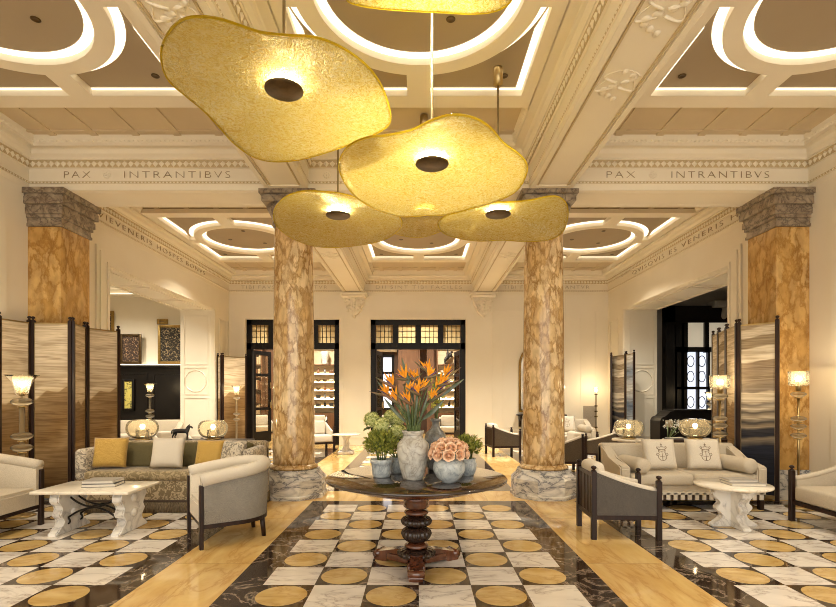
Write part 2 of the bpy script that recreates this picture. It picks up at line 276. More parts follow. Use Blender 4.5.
# ------------------------------------------------------------------ mesh builder
class MB:
    def __init__(s): s.bm = bmesh.new()
    def add(s, vs, fs, mi=0, smooth=False, T=None):
        bv = [s.bm.verts.new((T @ Vector(v)) if T else v) for v in vs]
        for f in fs:
            try:
                q = s.bm.faces.new([bv[i] for i in f]); q.material_index = mi; q.smooth = smooth
            except ValueError: pass
        return bv
    def box(s, lo, hi, mi=0, bev=0, seg=2, T=None, smooth=None):
        t = bmesh.new(); bmesh.ops.create_cube(t, size=1)
        c = [(a+b)/2 for a, b in zip(lo, hi)]; d = [abs(b-a) for a, b in zip(lo, hi)]
        for v in t.verts: v.co = Vector((c[0]+v.co.x*d[0], c[1]+v.co.y*d[1], c[2]+v.co.z*d[2]))
        if bev: bmesh.ops.bevel(t, geom=t.edges[:], offset=min(bev, min(d)*.49), segments=seg, profile=.5, affect='EDGES')
        s.absorb(t, mi, T, bool(bev) if smooth is None else smooth)
    def absorb(s, t, mi=0, T=None, smooth=True):
        t.verts.index_update()
        s.add([v.co.copy() for v in t.verts], [[v.index for v in f.verts] for f in t.faces], mi, smooth, T); t.free()
    def lathe(s, prof, c=(0, 0, 0), n=24, mi=0, T=None, smooth=True, rad=None, start=0):
        vs = []; fs = []; k = len(prof)
        for i in range(n):
            a = start+2*PI*i/n
            for j, (r, z) in enumerate(prof):
                q = r*(rad(a, z) if rad else 1)
                vs.append((c[0]+q*math.cos(a), c[1]+q*math.sin(a), c[2]+z))
        for i in range(n):
            for j in range(k-1):
                a, b = i*k+j, ((i+1) % n)*k+j
                fs.append((a, b, b+1, a+1))
        if prof[0][0] > 1e-5: fs.append([i*k for i in range(n)][::-1])
        if prof[-1][0] > 1e-5: fs.append([i*k+k-1 for i in range(n)])
        s.add(vs, fs, mi, smooth, T)
    def tube(s, pts, r, n=8, mi=0, T=None, smooth=True, flat=None):
        pts = [Vector(p) for p in pts]; k = len(pts); vs = []; fs = []
        rr = r if isinstance(r, (list, tuple)) else [r]*k
        up = None
        for i, p in enumerate(pts):
            d = (pts[min(i+1, k-1)]-pts[max(i-1, 0)]).normalized()
            if up is None: up = Vector((0, 0, 1)) if abs(d.z) < .9 else Vector((1, 0, 0))
            x = d.cross(up).normalized(); y = x.cross(d).normalized(); up = y
            for j in range(n):
                a = 2*PI*j/n; vs.append(p+(x*math.cos(a)+y*math.sin(a)*(flat or 1))*rr[i])
        for i in range(k-1):
            for j in range(n): fs.append((i*n+j, i*n+(j+1) % n, (i+1)*n+(j+1) % n, (i+1)*n+j))
        fs.append(list(range(n))[::-1]); fs.append([(k-1)*n+j for j in range(n)])
        s.add(vs, fs, mi, smooth, T)
    def prism(s, poly, a, b, axis='z', mi=0, T=None, smooth=False):
        def P(u, v, w): return {'z': (u, v, w), 'y': (u, w, v), 'x': (w, u, v)}[axis]
        n = len(poly); vs = [P(u, v, a) for u, v in poly]+[P(u, v, b) for u, v in poly]
        fs = [(i, (i+1) % n, n+(i+1) % n, n+i) for i in range(n)]+[list(range(n))[::-1], list(range(n, 2*n))]
        s.add(vs, fs, mi, smooth, T)
    def ball(s, c, r, nu=14, nv=9, mi=0, T=None, e=1.0):
        r = (r,)*3 if not isinstance(r, (tuple, list)) else r
        vs = []; fs = []
        pw = lambda x: math.copysign(abs(x)**e, x)
        for j in range(1, nv):
            t = PI*j/nv
            for i in range(nu):
                a = 2*PI*i/nu
                vs.append((c[0]+r[0]*pw(math.sin(t))*pw(math.cos(a)), c[1]+r[1]*pw(math.sin(t))*pw(math.sin(a)), c[2]+r[2]*pw(math.cos(t))))
        for j in range(nv-2):
            for i in range(nu): fs.append((j*nu+i, (j+1)*nu+i, (j+1)*nu+(i+1) % nu, j*nu+(i+1) % nu))
        vs.append((c[0], c[1], c[2]+r[2])); vs.append((c[0], c[1], c[2]-r[2])); t = len(vs)-2
        for i in range(nu):
            fs.append((t, i, (i+1) % nu)); fs.append((t+1, (nv-2)*nu+(i+1) % nu, (nv-2)*nu+i))
        s.add(vs, fs, mi, True, T)
    def pillow(s, w, h, t, T=None, mi=0, n=12, pinch=.10):
        """square scatter cushion in the xz plane, thickness along y"""
        vs = []; fs = []; k = n+1
        for side in (1, -1):
            for i in range(k):
                for j in range(k):
                    u, v = 2*i/n-1, 2*j/n-1
                    th = t/2*((1-u**4)*(1-v**4))**.45 if abs(u) < 1 and abs(v) < 1 else 0
                    q = 1-pinch*(1-abs(v)**2)*abs(u)**3*.5; q2 = 1-pinch*(1-abs(u)**2)*abs(v)**3*.5
                    vs.append((u*w/2*q, side*th, v*h/2*q2))
        for sd in (0, 1):
            o = sd*k*k
            for i in range(n):
                for j in range(n):
                    f = (o+i*k+j, o+(i+1)*k+j, o+(i+1)*k+j+1, o+i*k+j+1)
                    fs.append(f if sd == 0 else f[::-1])
        bv = s.add(vs, fs, mi, True, T)
        bmesh.ops.remove_doubles(s.bm, verts=[v for v in bv if v.is_valid], dist=1e-5)
    def rects(s, rects, z, mi=0):
        for (x0, y0, x1, y1) in rects: s.add([(x0, y0, z), (x1, y0, z), (x1, y1, z), (x0, y1, z)], [(0, 1, 2, 3)], mi)
    def build(s, name, mats, parent=None, normals=True):
        if normals: bmesh.ops.recalc_face_normals(s.bm, faces=s.bm.faces[:])
        me = bpy.data.meshes.new(name); s.bm.to_mesh(me); s.bm.free()
        for m in (mats if isinstance(mats, (list, tuple)) else [mats]): me.materials.append(M[m] if isinstance(m, str) else m)
        o = bpy.data.objects.new(name, me); C.objects.link(o)
        if parent: o.parent = parent
        return o

def tag(o, label, cat, group=None, kind=None):
    o['label'] = label; o['category'] = cat
    if group: o['group'] = group
    if kind: o['kind'] = kind
    return o
def thing(name, label, cat, loc=(0, 0, 0), rz=0, group=None):
    o = bpy.data.objects.new(name, None); C.objects.link(o); o.empty_display_size = .1
    o.location = loc; o.rotation_euler = (0, 0, rz)
    return tag(o, label, cat, group)
def struct(o): o['kind'] = 'structure'; return o
def kids(o): return [c for c in bpy.data.objects if c.parent == o]
def dup(root, loc, rz=None, label=None, group=None, scale=None, rot=None):
    r = root.copy(); C.objects.link(r); r.location = loc
    if rz is not None: r.rotation_euler = (0, 0, rz)
    if rot is not None: r.rotation_euler = rot
    if label: r['label'] = label
    if group: r['group'] = group
    if scale: r.scale = (scale,)*3
    for ch in kids(root):
        c = ch.copy(); C.objects.link(c); c.parent = r
        for g in kids(ch):
            d = g.copy(); C.objects.link(d); d.parent = c
    return r
def R(ax, a): return Matrix.Rotation(a, 4, ax)
def Tr(*v): return Matrix.Translation(Vector(v))
def from_eval(o, name, mats, parent=None, smooth=True):
    """a plain mesh object from an object with modifiers / a curve / a text"""
    dg = bpy.context.evaluated_depsgraph_get(); dg.update()
    me = bpy.data.meshes.new_from_object(o.evaluated_get(dg)); me.name = name
    T = o.matrix_world.copy(); data = o.data; bpy.data.objects.remove(o)
    me.materials.clear()
    for m in (mats if isinstance(mats, (list, tuple)) else [mats]): me.materials.append(M[m] if isinstance(m, str) else m)
    for p in me.polygons: p.use_smooth = smooth; p.material_index = min(p.material_index, len(me.materials)-1)
    n = bpy.data.objects.new(name, me); C.objects.link(n)
    if parent: n.parent = parent
    return n
def skinned(name, vs, es, rs, mat, parent=None, sub=2):
    me = bpy.data.meshes.new(name); me.from_pydata(vs, es, []); o = bpy.data.objects.new(name, me); C.objects.link(o)
    o.modifiers.new('s', 'SKIN')
    for i, r in enumerate(rs):
        me.skin_vertices[0].data[i].radius = (r, r); me.skin_vertices[0].data[i].use_root = (i == 0)
    u = o.modifiers.new('u', 'SUBSURF'); u.levels = sub; u.render_levels = sub
    return from_eval(o, name, mat, parent)
def plate(name, loops, z0, z1, mats):
    cu = bpy.data.curves.new(name, 'CURVE'); cu.dimensions = '2D'; cu.fill_mode = 'BOTH'; cu.extrude = (z1-z0)/2
    for lp in loops:
        sp = cu.splines.new('POLY'); sp.points.add(len(lp)-1); sp.use_cyclic_u = True
        for p, q in zip(sp.points, lp): p.co = (q[0], q[1], 0, 1)
    o = bpy.data.objects.new(name, cu); C.objects.link(o)
    n = from_eval(o, name, mats, smooth=False); n.location.z = (z0+z1)/2
    return n
def lettering(text, size, loc, rot, parent, width=None, depth=.006):
    cu = bpy.data.curves.new('lettering', 'FONT'); cu.body = text; cu.size = size; cu.extrude = depth; cu.align_x = 'CENTER'; cu.align_y = 'CENTER'
    cu.space_character = 1.25; cu.offset = -.004*size/.15; cu.resolution_u = 3
    o = bpy.data.objects.new('lettering', cu); C.objects.link(o)
    n = from_eval(o, 'lettering', 'letter', parent, smooth=False)
    w = max(v.co.x for v in n.data.vertices)-min(v.co.x for v in n.data.vertices)
    n.location = loc; n.rotation_euler = rot
    if width: n.scale = (width/w, 1, 1)
    return n
# ------------------------------------------------------------------ camera, world, colour
W_, H_, F_ = 836, 607, 504.0
VX, VY, EYE = 418.7, 393.5, 1.5
cam = bpy.data.cameras.new('camera'); cam.sensor_width = 36; cam.lens = 36*F_/W_
cam.shift_x = (W_/2-VX)/W_; cam.shift_y = (VY-H_/2)/W_; cam.clip_start = .05
co = bpy.data.objects.new('camera', cam); C.objects.link(co); co.location = (0, 0, EYE); co.rotation_euler = (PI/2, 0, 0)
SC.camera = co
def at(px, z): return (px-VX)*z/F_
def hz(py, z): return EYE-(py-VY)*z/F_
def depth(py, Z=0): return F_*(EYE-Z)/(py-VY)
w = bpy.data.worlds.new('world'); SC.world = w; w.use_nodes = True
wn = w.node_tree; bg = wn.nodes['Background']; bg.inputs[0].default_value = (1, .95, .86, 1); bg.inputs[1].default_value = WORLD
SC.view_settings.view_transform = 'Standard'; SC.view_settings.look = 'None'; SC.view_settings.gamma = 1; SC.view_settings.use_curve_mapping = False
SC.view_settings.exposure = EXPO
SC.cycles.use_denoising = True; SC.cycles.filter_width = 1.0
SC.cycles.max_bounces = 8; SC.cycles.diffuse_bounces = 4; SC.cycles.glossy_bounces = 3; SC.cycles.transparent_max_bounces = 12; SC.cycles.transmission_bounces = 4
SC.cycles.sample_clamp_indirect = 6; SC.cycles.caustics_reflective = False; SC.cycles.caustics_refractive = False

# ------------------------------------------------------------------ floor
T = .4075; WX = 5.53; YB = 14.7
f = MB()
f.rects([(-12.2, -3, 11.2, 20.2)], -.012, 0)                       # bed under the slabs
def slabs(x0, x1, y0, y1, step, off=0):
    y = y0
    while y < y1-.01:
        e = min(y+step-(off if y == y0 else 0), y1); f.rects([(x0+.001, y+.001, x1-.001, e-.001)], 0, 1); y = e
for sx in (-1, 1):
    a, b = sorted((sx*1.475, sx*2.175)); slabs(a, b, -3, YB+.3, 1.6, .55)
x = -5.53
while x < 5.5:
    e = min(x+1.3, 5.53); f.rects([(x+.001, 7.031, e-.001, 7.749)], .0004, 1); x = e
x = -12
while x < 11:
    f.rects([(x+.001, 13.75, x+1.299, 20)], .0004, 1); x += 1.3
def carpet(x0, x1, y0, y1, cx0, ncol, ry0, nrow, par):
    f.rects([(x0, y0, x1, y1)], .0006, 0)
    for i in range(ncol):
        for j in range(nrow):
            a, b = cx0+i*T, ry0+j*T; g = .002
            if (i+j) % 2 == par: f.rects([(a+g, b+g, a+T-g, b+T-g)], .0012, 2)
            else:
                k = 40; r = T*.462
                f.add([(a+T/2+r*math.cos(2*PI*q/k), b+T/2+r*math.sin(2*PI*q/k), .0012) for q in range(k)], [list(range(k))], 3)
RY = 3.944-T*17; n1 = 24                                           # rows end at 6.797
# row index of 3.944 is 17; right of the centre line, the row just nearer (16) is white
carpet(-1.475, 1.475, -3.2, 7.03, -3*T, 6, RY, n1, (3+16) % 2)
carpet(2.175, 5.53, -3.2, 7.03, 2.46, 7, RY, n1, (0+16) % 2)
carpet(-5.53, -2.175, -3.2, 7.03, -2.46-7*T, 7, RY, n1, (6+17) % 2)
carpet(-1.475, 1.475, 7.75, 13.75, -3*T, 6, 8.0, 13, 1)
carpet(2.175, 5.53, 7.75, 13.75, 2.46, 7, 8.0, 13, 0)
carpet(-5.53, -2.175, 7.75, 13.75, -2.46-7*T, 7, 8.0, 13, 1)
fl = struct(f.build('floor', ['tiledark', 'slabgold', 'tilewhite', 'tilegold'], normals=False))

# ------------------------------------------------------------------ walls
H = 4.38; HC = 5.02; OP = (8.95, 13.45, 3.72)
def frame_moulding(mb, plane, u0, u1, v0, v1, w=.06, d=.025, mi=0):
    """a raised rectangular moulding; plane(u, v, depth) gives a point"""
    def bar(a0, a1, b0, b1):
        vs = []
        for (dd, ins) in ((0, 0), (d, .3), ):
            pass
        c = [plane(a0, b0, 0), plane(a1, b0, 0), plane(a1, b1, 0), plane(a0, b1, 0), plane(a0, b0, d), plane(a1, b0, d), plane(a1, b1, d), plane(a0, b1, d)]
        mb.add(c, [(0, 1, 5, 4), (1, 2, 6, 5), (2, 3, 7, 6), (3, 0, 4, 7), (4, 5, 6, 7), (3, 2, 1, 0)], mi)
    bar(u0, u1, v0, v0+w); bar(u0, u1, v1-w, v1); bar(u0, u0+w, v0+w, v1-w); bar(u1-w, u1, v0+w, v1-w)
for sx, nm in ((-1, 'left'), (1, 'right')):
    b = MB(); X0, X1 = sx*WX, sx*6.36
    b.box((X0, -3, 0), (X1, OP[0], HC+.1)); b.box((X0, OP[1], 0), (X1, YB, HC+.1)); b.box((X0, OP[0], OP[2]), (X1, OP[1], HC+.1))
    pl = lambda u, v, d: (X0-sx*d, u, v)
    for (y0, y1) in ((3.4, 6.72), (-.4, 3.0)):
        frame_moulding(b, pl, y0, y1, .45, 4.0, .11, .035); frame_moulding(b, pl, y0+.16, y1-.16, .61, 3.84, .04, .02)
    frame_moulding(b, pl, 13.95, 14.55, .45, 3.6, .04, .02)
    # panels on the jamb that faces the camera
    pj = lambda u, v, d: (u, OP[1]-d, v)
    a0, a1 = sorted((sx*5.62, sx*6.28))
    frame_moulding(b, pj, a0, a1, .35, 1.40, .025, .015); frame_moulding(b, pj, a0, a1, 1.47, 2.20, .025, .015); frame_moulding(b, pj, a0, a1, 2.27, 3.6, .025, .015)
    cx = sx*5.95; k = 32
    vs = []; fs = []
    for i in range(k):
        q = 2*PI*i/k
        for rr, dd in ((.30, 0), (.285, .02), (.265, 0)): vs.append((cx+rr*math.cos(q), OP[1]-dd, 1.835+rr*math.sin(q)))
    for i in range(k):
        j = (i+1) % k
        for m_ in (0, 1): fs.append((i*3+m_, j*3+m_, j*3+m_+1, i*3+m_+1))
    b.add(vs, fs)
    # soffit panels of the opening
    for y0 in (9.05, 10.5, 11.95):
        frame_moulding(b, lambda u, v, d: (u, v, OP[2]-d), a0, a1, y0, y0+1.35, .04, .02)
    struct(b.build('wall_'+nm, 'plaster'))
    t = MB()
    for w_, d_, e_ in ((.34, .03, .006), (.26, .05, .02), (.09, .07, .035)):
        x0, x1 = sorted((X0, X0-sx*d_))
        t.box((x0, OP[0]-w_, 0), (x1, OP[0]-e_, OP[2]+w_)); t.box((x0, OP[1]+e_, 0), (x1, OP[1]+w_, OP[2]+w_)); t.box((x0, OP[0]-e_, OP[2]+e_), (x1, OP[1]+e_, OP[2]+w_))
    struct(t.build('trim_1' if sx < 0 else 'trim_2', 'plaster'))
    t = MB()
    for (y0, y1) in ((-3, 7.12), (7.76, OP[0]-.34), (OP[1]+.34, YB)):
        x0, x1 = sorted((X0, X0-sx*.03)); t.box((x0, y0, 0), (x1, y1, .2)); x0, x1 = sorted((X0, X0-sx*.045)); t.box((x0, y0, .2), (x1, y1, .235))
    struct(t.build('baseboard_'+nm, 'plaster'))
DR = [(-5.04, -2.32), (-1.40, 1.37)]; DH = 3.66
b = MB(); xs = [-WX-.83, DR[0][0], DR[0][1], DR[1][0], DR[1][1], WX+.83]
for a0, a1 in ((xs[0], xs[1]), (xs[2], xs[3]), (xs[4], xs[5])): b.box((a0, YB, 0), (a1, YB+.35, HC+.1))
for a0, a1 in DR: b.box((a0, YB, DH), (a1, YB+.35, HC+.1))
pb = lambda u, v, d: (u, YB-d, v)
frame_moulding(b, pb, 2.15, 5.2, .4, 3.95, .05, .02)
frame_moulding(b, pb, 2.45, 4.75, .5, 3.75, .03, .012)
struct(b.build('wall_back', 'plaster'))
for i, (a0, a1) in enumerate(DR):
    t = MB()
    for w_, d_, e_ in ((.20, .03, .004), (.13, .05, .012), (.05, .07, .02)):
        t.box((a0-w_, YB-d_, 0), (a0-e_, YB, DH+w_)); t.box((a1+e_, YB-d_, 0), (a1+w_, YB, DH+w_)); t.box((a0-e_, YB-d_, DH+e_), (a1+e_, YB, DH+w_))
    struct(t.build('trim_%d' % (3+i), 'plaster'))
t = MB()
for a0, a1 in ((-WX, DR[0][0]-.2), (DR[0][1]+.2, DR[1][0]-.2), (DR[1][1]+.2, WX)): t.box((a0, YB-.03, 0), (a1, YB, .2)); t.box((a0, YB-.045, .2), (a1, YB, .235))
struct(t.build('baseboard_back', 'plaster'))

# ------------------------------------------------------------------ beams, cornices, ceilings
def beam(lo, hi, panel=None):
    b = MB(); b.box(lo, hi)
    struct_o = b.build('ceiling_beam', 'ceilpaint'); struct(struct_o); return struct_o
LB = []
BX = 1.86; BW = .29
for sx in (-1, 1):
    b = MB(); a0, a1 = sx*BX-BW, sx*BX+BW
    b.box((a0, -3, H+.02), (a1, YB, HC+.1))
    # raised fillets along both soffit edges leave a sunk panel between
    for (y0, y1) in ((-3, 7.0), (7.9, YB)):
        for e0, e1 in ((a0, a0+.055), (a1-.055, a1)): b.box((e0, y0, H), (e1, y1, H+.02))
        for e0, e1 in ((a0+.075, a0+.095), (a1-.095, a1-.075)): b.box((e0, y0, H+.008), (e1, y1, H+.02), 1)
    b.box((a0, 7.0, H), (a1, 7.9, H+.02))
    bm_ = struct(b.build('ceiling_beam', ['ceilpaint', 'giltshade'])); LB.append(bm_)
    # plaster relief ornaments on the soffit
    for y0 in (3.85, 4.75, 10.6):
        o = MB()
        for k in range(9):
            q = k/8; o.ball((sx*BX+.13*math.sin(q*PI*2.2)*(1-.3*q), y0+(q-.5)*.42, H+.018), (.045-.03*abs(q-.5), .04, .014), 10, 6)
        for s2 in (-1, 1):
            pts = [(sx*BX+s2*(.03+.16*math.sin(u*2.6)), y0+.02+.22*u*math.cos(u*2.2), H+.018) for u in [i/9 for i in range(10)]]
            o.tube(pts, [.016-.010*i/9 for i in range(10)], 6)
            o.tube([(sx*BX+s2*(.02+.14*math.sin(u*3)), y0-.05-.18*u, H+.018) for u in [i/9 for i in range(10)]], [.016-.011*i/9 for i in range(10)], 6)
        o.build('relief_ornament', 'ceilpaint', bm_)
for (x0, x1) in ((-WX, -BX-BW), (-BX+BW, BX-BW), (BX+BW, WX)):
    for (y0, y1) in ((7.15, 7.78), (.9, 1.5)):
        b = MB(); b.box((x0, y0, H), (x1, y1, HC+.1))
        for e in (y0+.05, y1-.09): b.box((x0, e, H-.006), (x1, e+.04, H))
        struct(b.build('ceiling_beam', 'panelpaint' if False else 'ceilpaint'))
PROF = [(-.01, H+.004), (.006, H), (.006, 4.465), (.022, 4.47), (.022, 4.50), (.008, 4.505), (.008, 4.685), (.035, 4.69), (.06, 4.785), (.075, 4.79), (.075, 4.815), (.12, 4.85), (.13, 4.88), (.135, 4.895), (.15, 4.905), (.25, 4.895), (.25, 4.94), (.28, 4.975), (.30, HC)]
BAYS = []
for (y0, y1, fr) in ((1.5, 7.15, 'near'), (7.78, YB, 'far')):
    for (x0, x1) in ((-WX, -BX-BW), (-BX+BW, BX-BW), (BX+BW, WX)): BAYS.append((x0, x1, y0, y1, fr))
TRIMS = []
for (x0, x1, y0, y1, fr) in BAYS:
    b = MB(); vs = []; fs = []; k = len(PROF)
    for (d, h) in PROF: vs += [(x0+d, y0+d, h), (x1-d, y0+d, h), (x1-d, y1-d, h), (x0+d, y1-d, h)]
    b.add(vs, [(i*4+j, i*4+(j+1) % 4, i*4+4+(j+1) % 4, i*4+4+j) for i in range(k-1) if i not in (3, 7) for j in range(4)])
    b.add(vs, [(i*4+j, i*4+(j+1) % 4, i*4+4+(j+1) % 4, i*4+4+j) for i in (3, 7) for j in range(4)], 1)  # darker strips paint recess shade behind the bead and leaf reliefs
    def lump(mb, x, y, z, sx, sy, sz):
        sx, sy, sz = sx*1.35, sy*1.35, sz*1.35
        mb.add([(x-sx, y, z), (x+sx, y, z), (x, y-sy, z), (x, y+sy, z), (x, y, z-sz), (x, y, z+sz)], [(0, 2, 5), (2, 1, 5), (1, 3, 5), (3, 0, 5), (2, 0, 4), (1, 2, 4), (3, 1, 4), (0, 3, 4)])
    for (d, zz, step, hw, hh, th) in ((.05, 4.738, .085, .030, .036, .016), (.02, 4.485, .05, .016, .011, .008), (.255, 4.955, .06, .018, .014, .022)):
        n = int((y1-y0-2*d)/step)
        for i in range(n):
            y = y0+d+(i+.5)*(y1-y0-2*d)/n
            lump(b, x0+d, y, zz, th, hw, hh); lump(b, x1-d, y, zz, th, hw, hh)
        n = int((x1-x0-2*d)/step)
        for i in range(n):
            x = x0+d+(i+.5)*(x1-x0-2*d)/n
            lump(b, x, y0+d, zz, hw, th, hh); lump(b, x, y1-d, zz, hw, th, hh)
    o = struct(b.build('trim_%d' % (len(TRIMS)+5), ['ceilpaint', 'giltshade'])); TRIMS.append(o)
    # lettering and rosettes of the frieze, on the side that faces the camera
    yl = y1-.010; cx = (x0+x1)/2; zl = 4.595
    def rosette(x, y, par=o, ax='y'):
        q = MB()
        for i in range(8): q.ball((.035*math.cos(i*PI/4), .035*math.sin(i*PI/4), 0), (.022, .022, .01), 8, 5)
        q.ball((0, 0, .004), (.022, .022, .012), 8, 5)
        r = q.build('rosette', 'ceilpaint', par); r.location = (x, y, zl); r.rotation_euler = (PI/2, 0, 0 if ax == 'y' else (PI/2 if x < 0 else -PI/2))
    up = (PI/2, 0, 0)
    if fr == 'near':
        if cx < -1:
            lettering('PAX', .14, (at(77, 7.14), yl, zl), up, o, .37); lettering('INTRANTIBVS', .14, (at(177, 7.14), yl, zl), up, o, 1.50); rosette(at(107, 7.14), yl)
        elif cx > 1:
            lettering('PAX', .14, (at(620.5, 7.14), yl, zl), up, o, .40); lettering('INTRANTIBVS', .14, (at(720, 7.14), yl, zl), up, o, 1.38); rosette(at(653, 7.14), yl)
        else: rosette(-1.3, yl); rosette(1.3, yl); rosette(0, yl)
    else:
        if cx < -1: lettering('TIBI FAVSTA PARANTVR', .14, (-3.92, yl, zl), up, o, 2.5)
        elif cx > 1: lettering('TIBI FAVSTA PARANTVR', .14, (3.72, yl, zl), up, o, 2.5)
        else: lettering('DII SINT TIBI FACILES', .14, (0, yl, zl), up, o, 2.5)
    if cx < -1: 
        if fr == 'far': lettering('QVIEVENERIS HOSPES BONVS', .14, (x0+.012, 10.7, zl), (PI/2, 0, PI/2), o, 4.6)
        else: lettering('VENIS', .14, (x0+.012, 6.1, zl), (PI/2, 0, PI/2), o, .9)
    if cx > 1:
        if fr == 'far': lettering('QVISQVIS ES VENERIS HO', .14, (x1-.012, 10.7, zl), (PI/2, 0, -PI/2), o, 4.6)
        else: lettering('BENE', .14, (x1-.012, 6.25, zl), (PI/2, 0, -PI/2), o, .8)
# coffered ceiling plates
DOWN = []
def loops_for(cx, cy, r, R_, hx, hy, bw):
    out = [[(cx+r*math.cos(2*PI*i/56), cy+r*math.sin(2*PI*i/56)) for i in range(56)]]
    for sx in (1, -1):
        for sy in (1, -1):
            a0 = math.asin(bw/R_); a1 = PI/2-a0; n = 20
            p = [(cx+sx*R_*math.cos(a0+(a1-a0)*i/n), cy+sy*R_*math.sin(a0+(a1-a0)*i/n)) for i in range(n+1)]
            p += [(cx+sx*bw, cy+sy*hy), (cx+sx*hx, cy+sy*hy), (cx+sx*hx, cy+sy*bw)]
            out.append(p)
    return out
ZP = 4.92
ceil_parts = []
for (x0, x1, y0, y1, fr) in BAYS:
    cx = 0 if abs(x0+x1) < 1 else math.copysign(3.88, x0+x1); cy = 4.33 if fr == 'near' else 11.35
    hx = 1.18 if cx == 0 else 1.22; hy = 1.46 if fr == 'near' else 1.55
    r, R_ = (.92, 1.09)
    lp = loops_for(cx, cy, r, R_, hx, hy, .13)
    px0, px1, py0, py1 = x0+.262, x1-.262, cy-hy-.24, cy+hy+.24
    o = plate('ceiling_plate', [[(px0, py0), (px1, py0), (px1, py1), (px0, py1)]]+lp, ZP, ZP+.03, 'ceilpaint'); struct(o)
    b = MB()                                                       # recess with its taupe panel
    b.box((px0, py0, 5.0), (px1, py1, 5.05), 0)
    for (a, c, d, e) in ((px0, py0, px1, py0+.03), (px0, py1-.03, px1, py1)): b.box((a, c, ZP+.03), (d, e, 5.0), 1)
    for q in lp:
        n = len(q); vs = [(u, v, ZP+.03) for u, v in q]+[(u, v, 5.0) for u, v in q]
        b.add(vs, [(i, (i+1) % n, n+(i+1) % n, n+i) for i in range(n)], 1)
    struct(b.build('ceiling_recess', ['taupe', 'ceilpaint'], normals=False))
    L = MB(); zl_ = 4.992                                          # glow standing in for LED-lit cove plaster: circle, arcs and long edges
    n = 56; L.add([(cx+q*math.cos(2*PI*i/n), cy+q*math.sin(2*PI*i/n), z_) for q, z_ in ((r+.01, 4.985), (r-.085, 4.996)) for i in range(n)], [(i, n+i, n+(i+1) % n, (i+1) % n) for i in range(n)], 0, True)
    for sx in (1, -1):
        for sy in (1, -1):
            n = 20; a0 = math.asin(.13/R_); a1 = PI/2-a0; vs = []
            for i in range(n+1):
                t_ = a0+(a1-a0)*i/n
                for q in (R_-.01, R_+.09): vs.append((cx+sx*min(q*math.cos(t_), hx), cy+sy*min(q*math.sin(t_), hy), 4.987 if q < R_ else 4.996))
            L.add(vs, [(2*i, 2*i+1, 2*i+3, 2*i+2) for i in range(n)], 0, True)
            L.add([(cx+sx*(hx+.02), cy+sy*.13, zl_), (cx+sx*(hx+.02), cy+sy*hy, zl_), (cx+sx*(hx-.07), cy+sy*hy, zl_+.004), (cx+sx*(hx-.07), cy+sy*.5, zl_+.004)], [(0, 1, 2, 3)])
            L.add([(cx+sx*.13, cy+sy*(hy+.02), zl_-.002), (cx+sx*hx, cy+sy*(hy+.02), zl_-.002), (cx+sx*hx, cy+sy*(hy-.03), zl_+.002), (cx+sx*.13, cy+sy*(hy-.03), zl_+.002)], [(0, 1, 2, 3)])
    struct(L.build('ceiling_cove_glow', 'cove', normals=False))
    # flat ceiling round the plate with ribs
    b = MB()
    b.box((x0, y0, HC), (x1, py0, HC+.03)); b.box((x0, py1, HC), (x1, y1, HC+.03))
    n = max(3, int((x1-x0)/.5))
    for i in range(1, n):
        x = x0+(x1-x0)*i/n
        b.box((x-.05, py1, HC-.015), (x+.05, y1-.28, HC), 1); b.box((x-.05, y0+.28, HC-.015), (x+.05, py0, HC), 1)
    b.box((x0+.28, (py1+y1-.3)/2+.28, HC-.02), (x1-.28, (py1+y1-.3)/2+.32, HC))
    struct(b.build('ceiling', ['panelpaint', 'panelpaint']))
    for (dx, dy) in ((.30, .38), (-.40, .1), (.1, -.5)): DOWN.append((cx+dx, cy+dy, 4.998, fr))
    for s2 in (-1, 1): DOWN.append((cx+s2*(hx-.24), cy+hy-.24, 4.998, 'k'))
b = MB(); b.box((-WX, -3, HC), (WX, .9, HC+.1)); b.box((-WX, -3, HC+.1), (WX, YB, HC+.14)); struct(b.build('ceiling', 'panelpaint'))

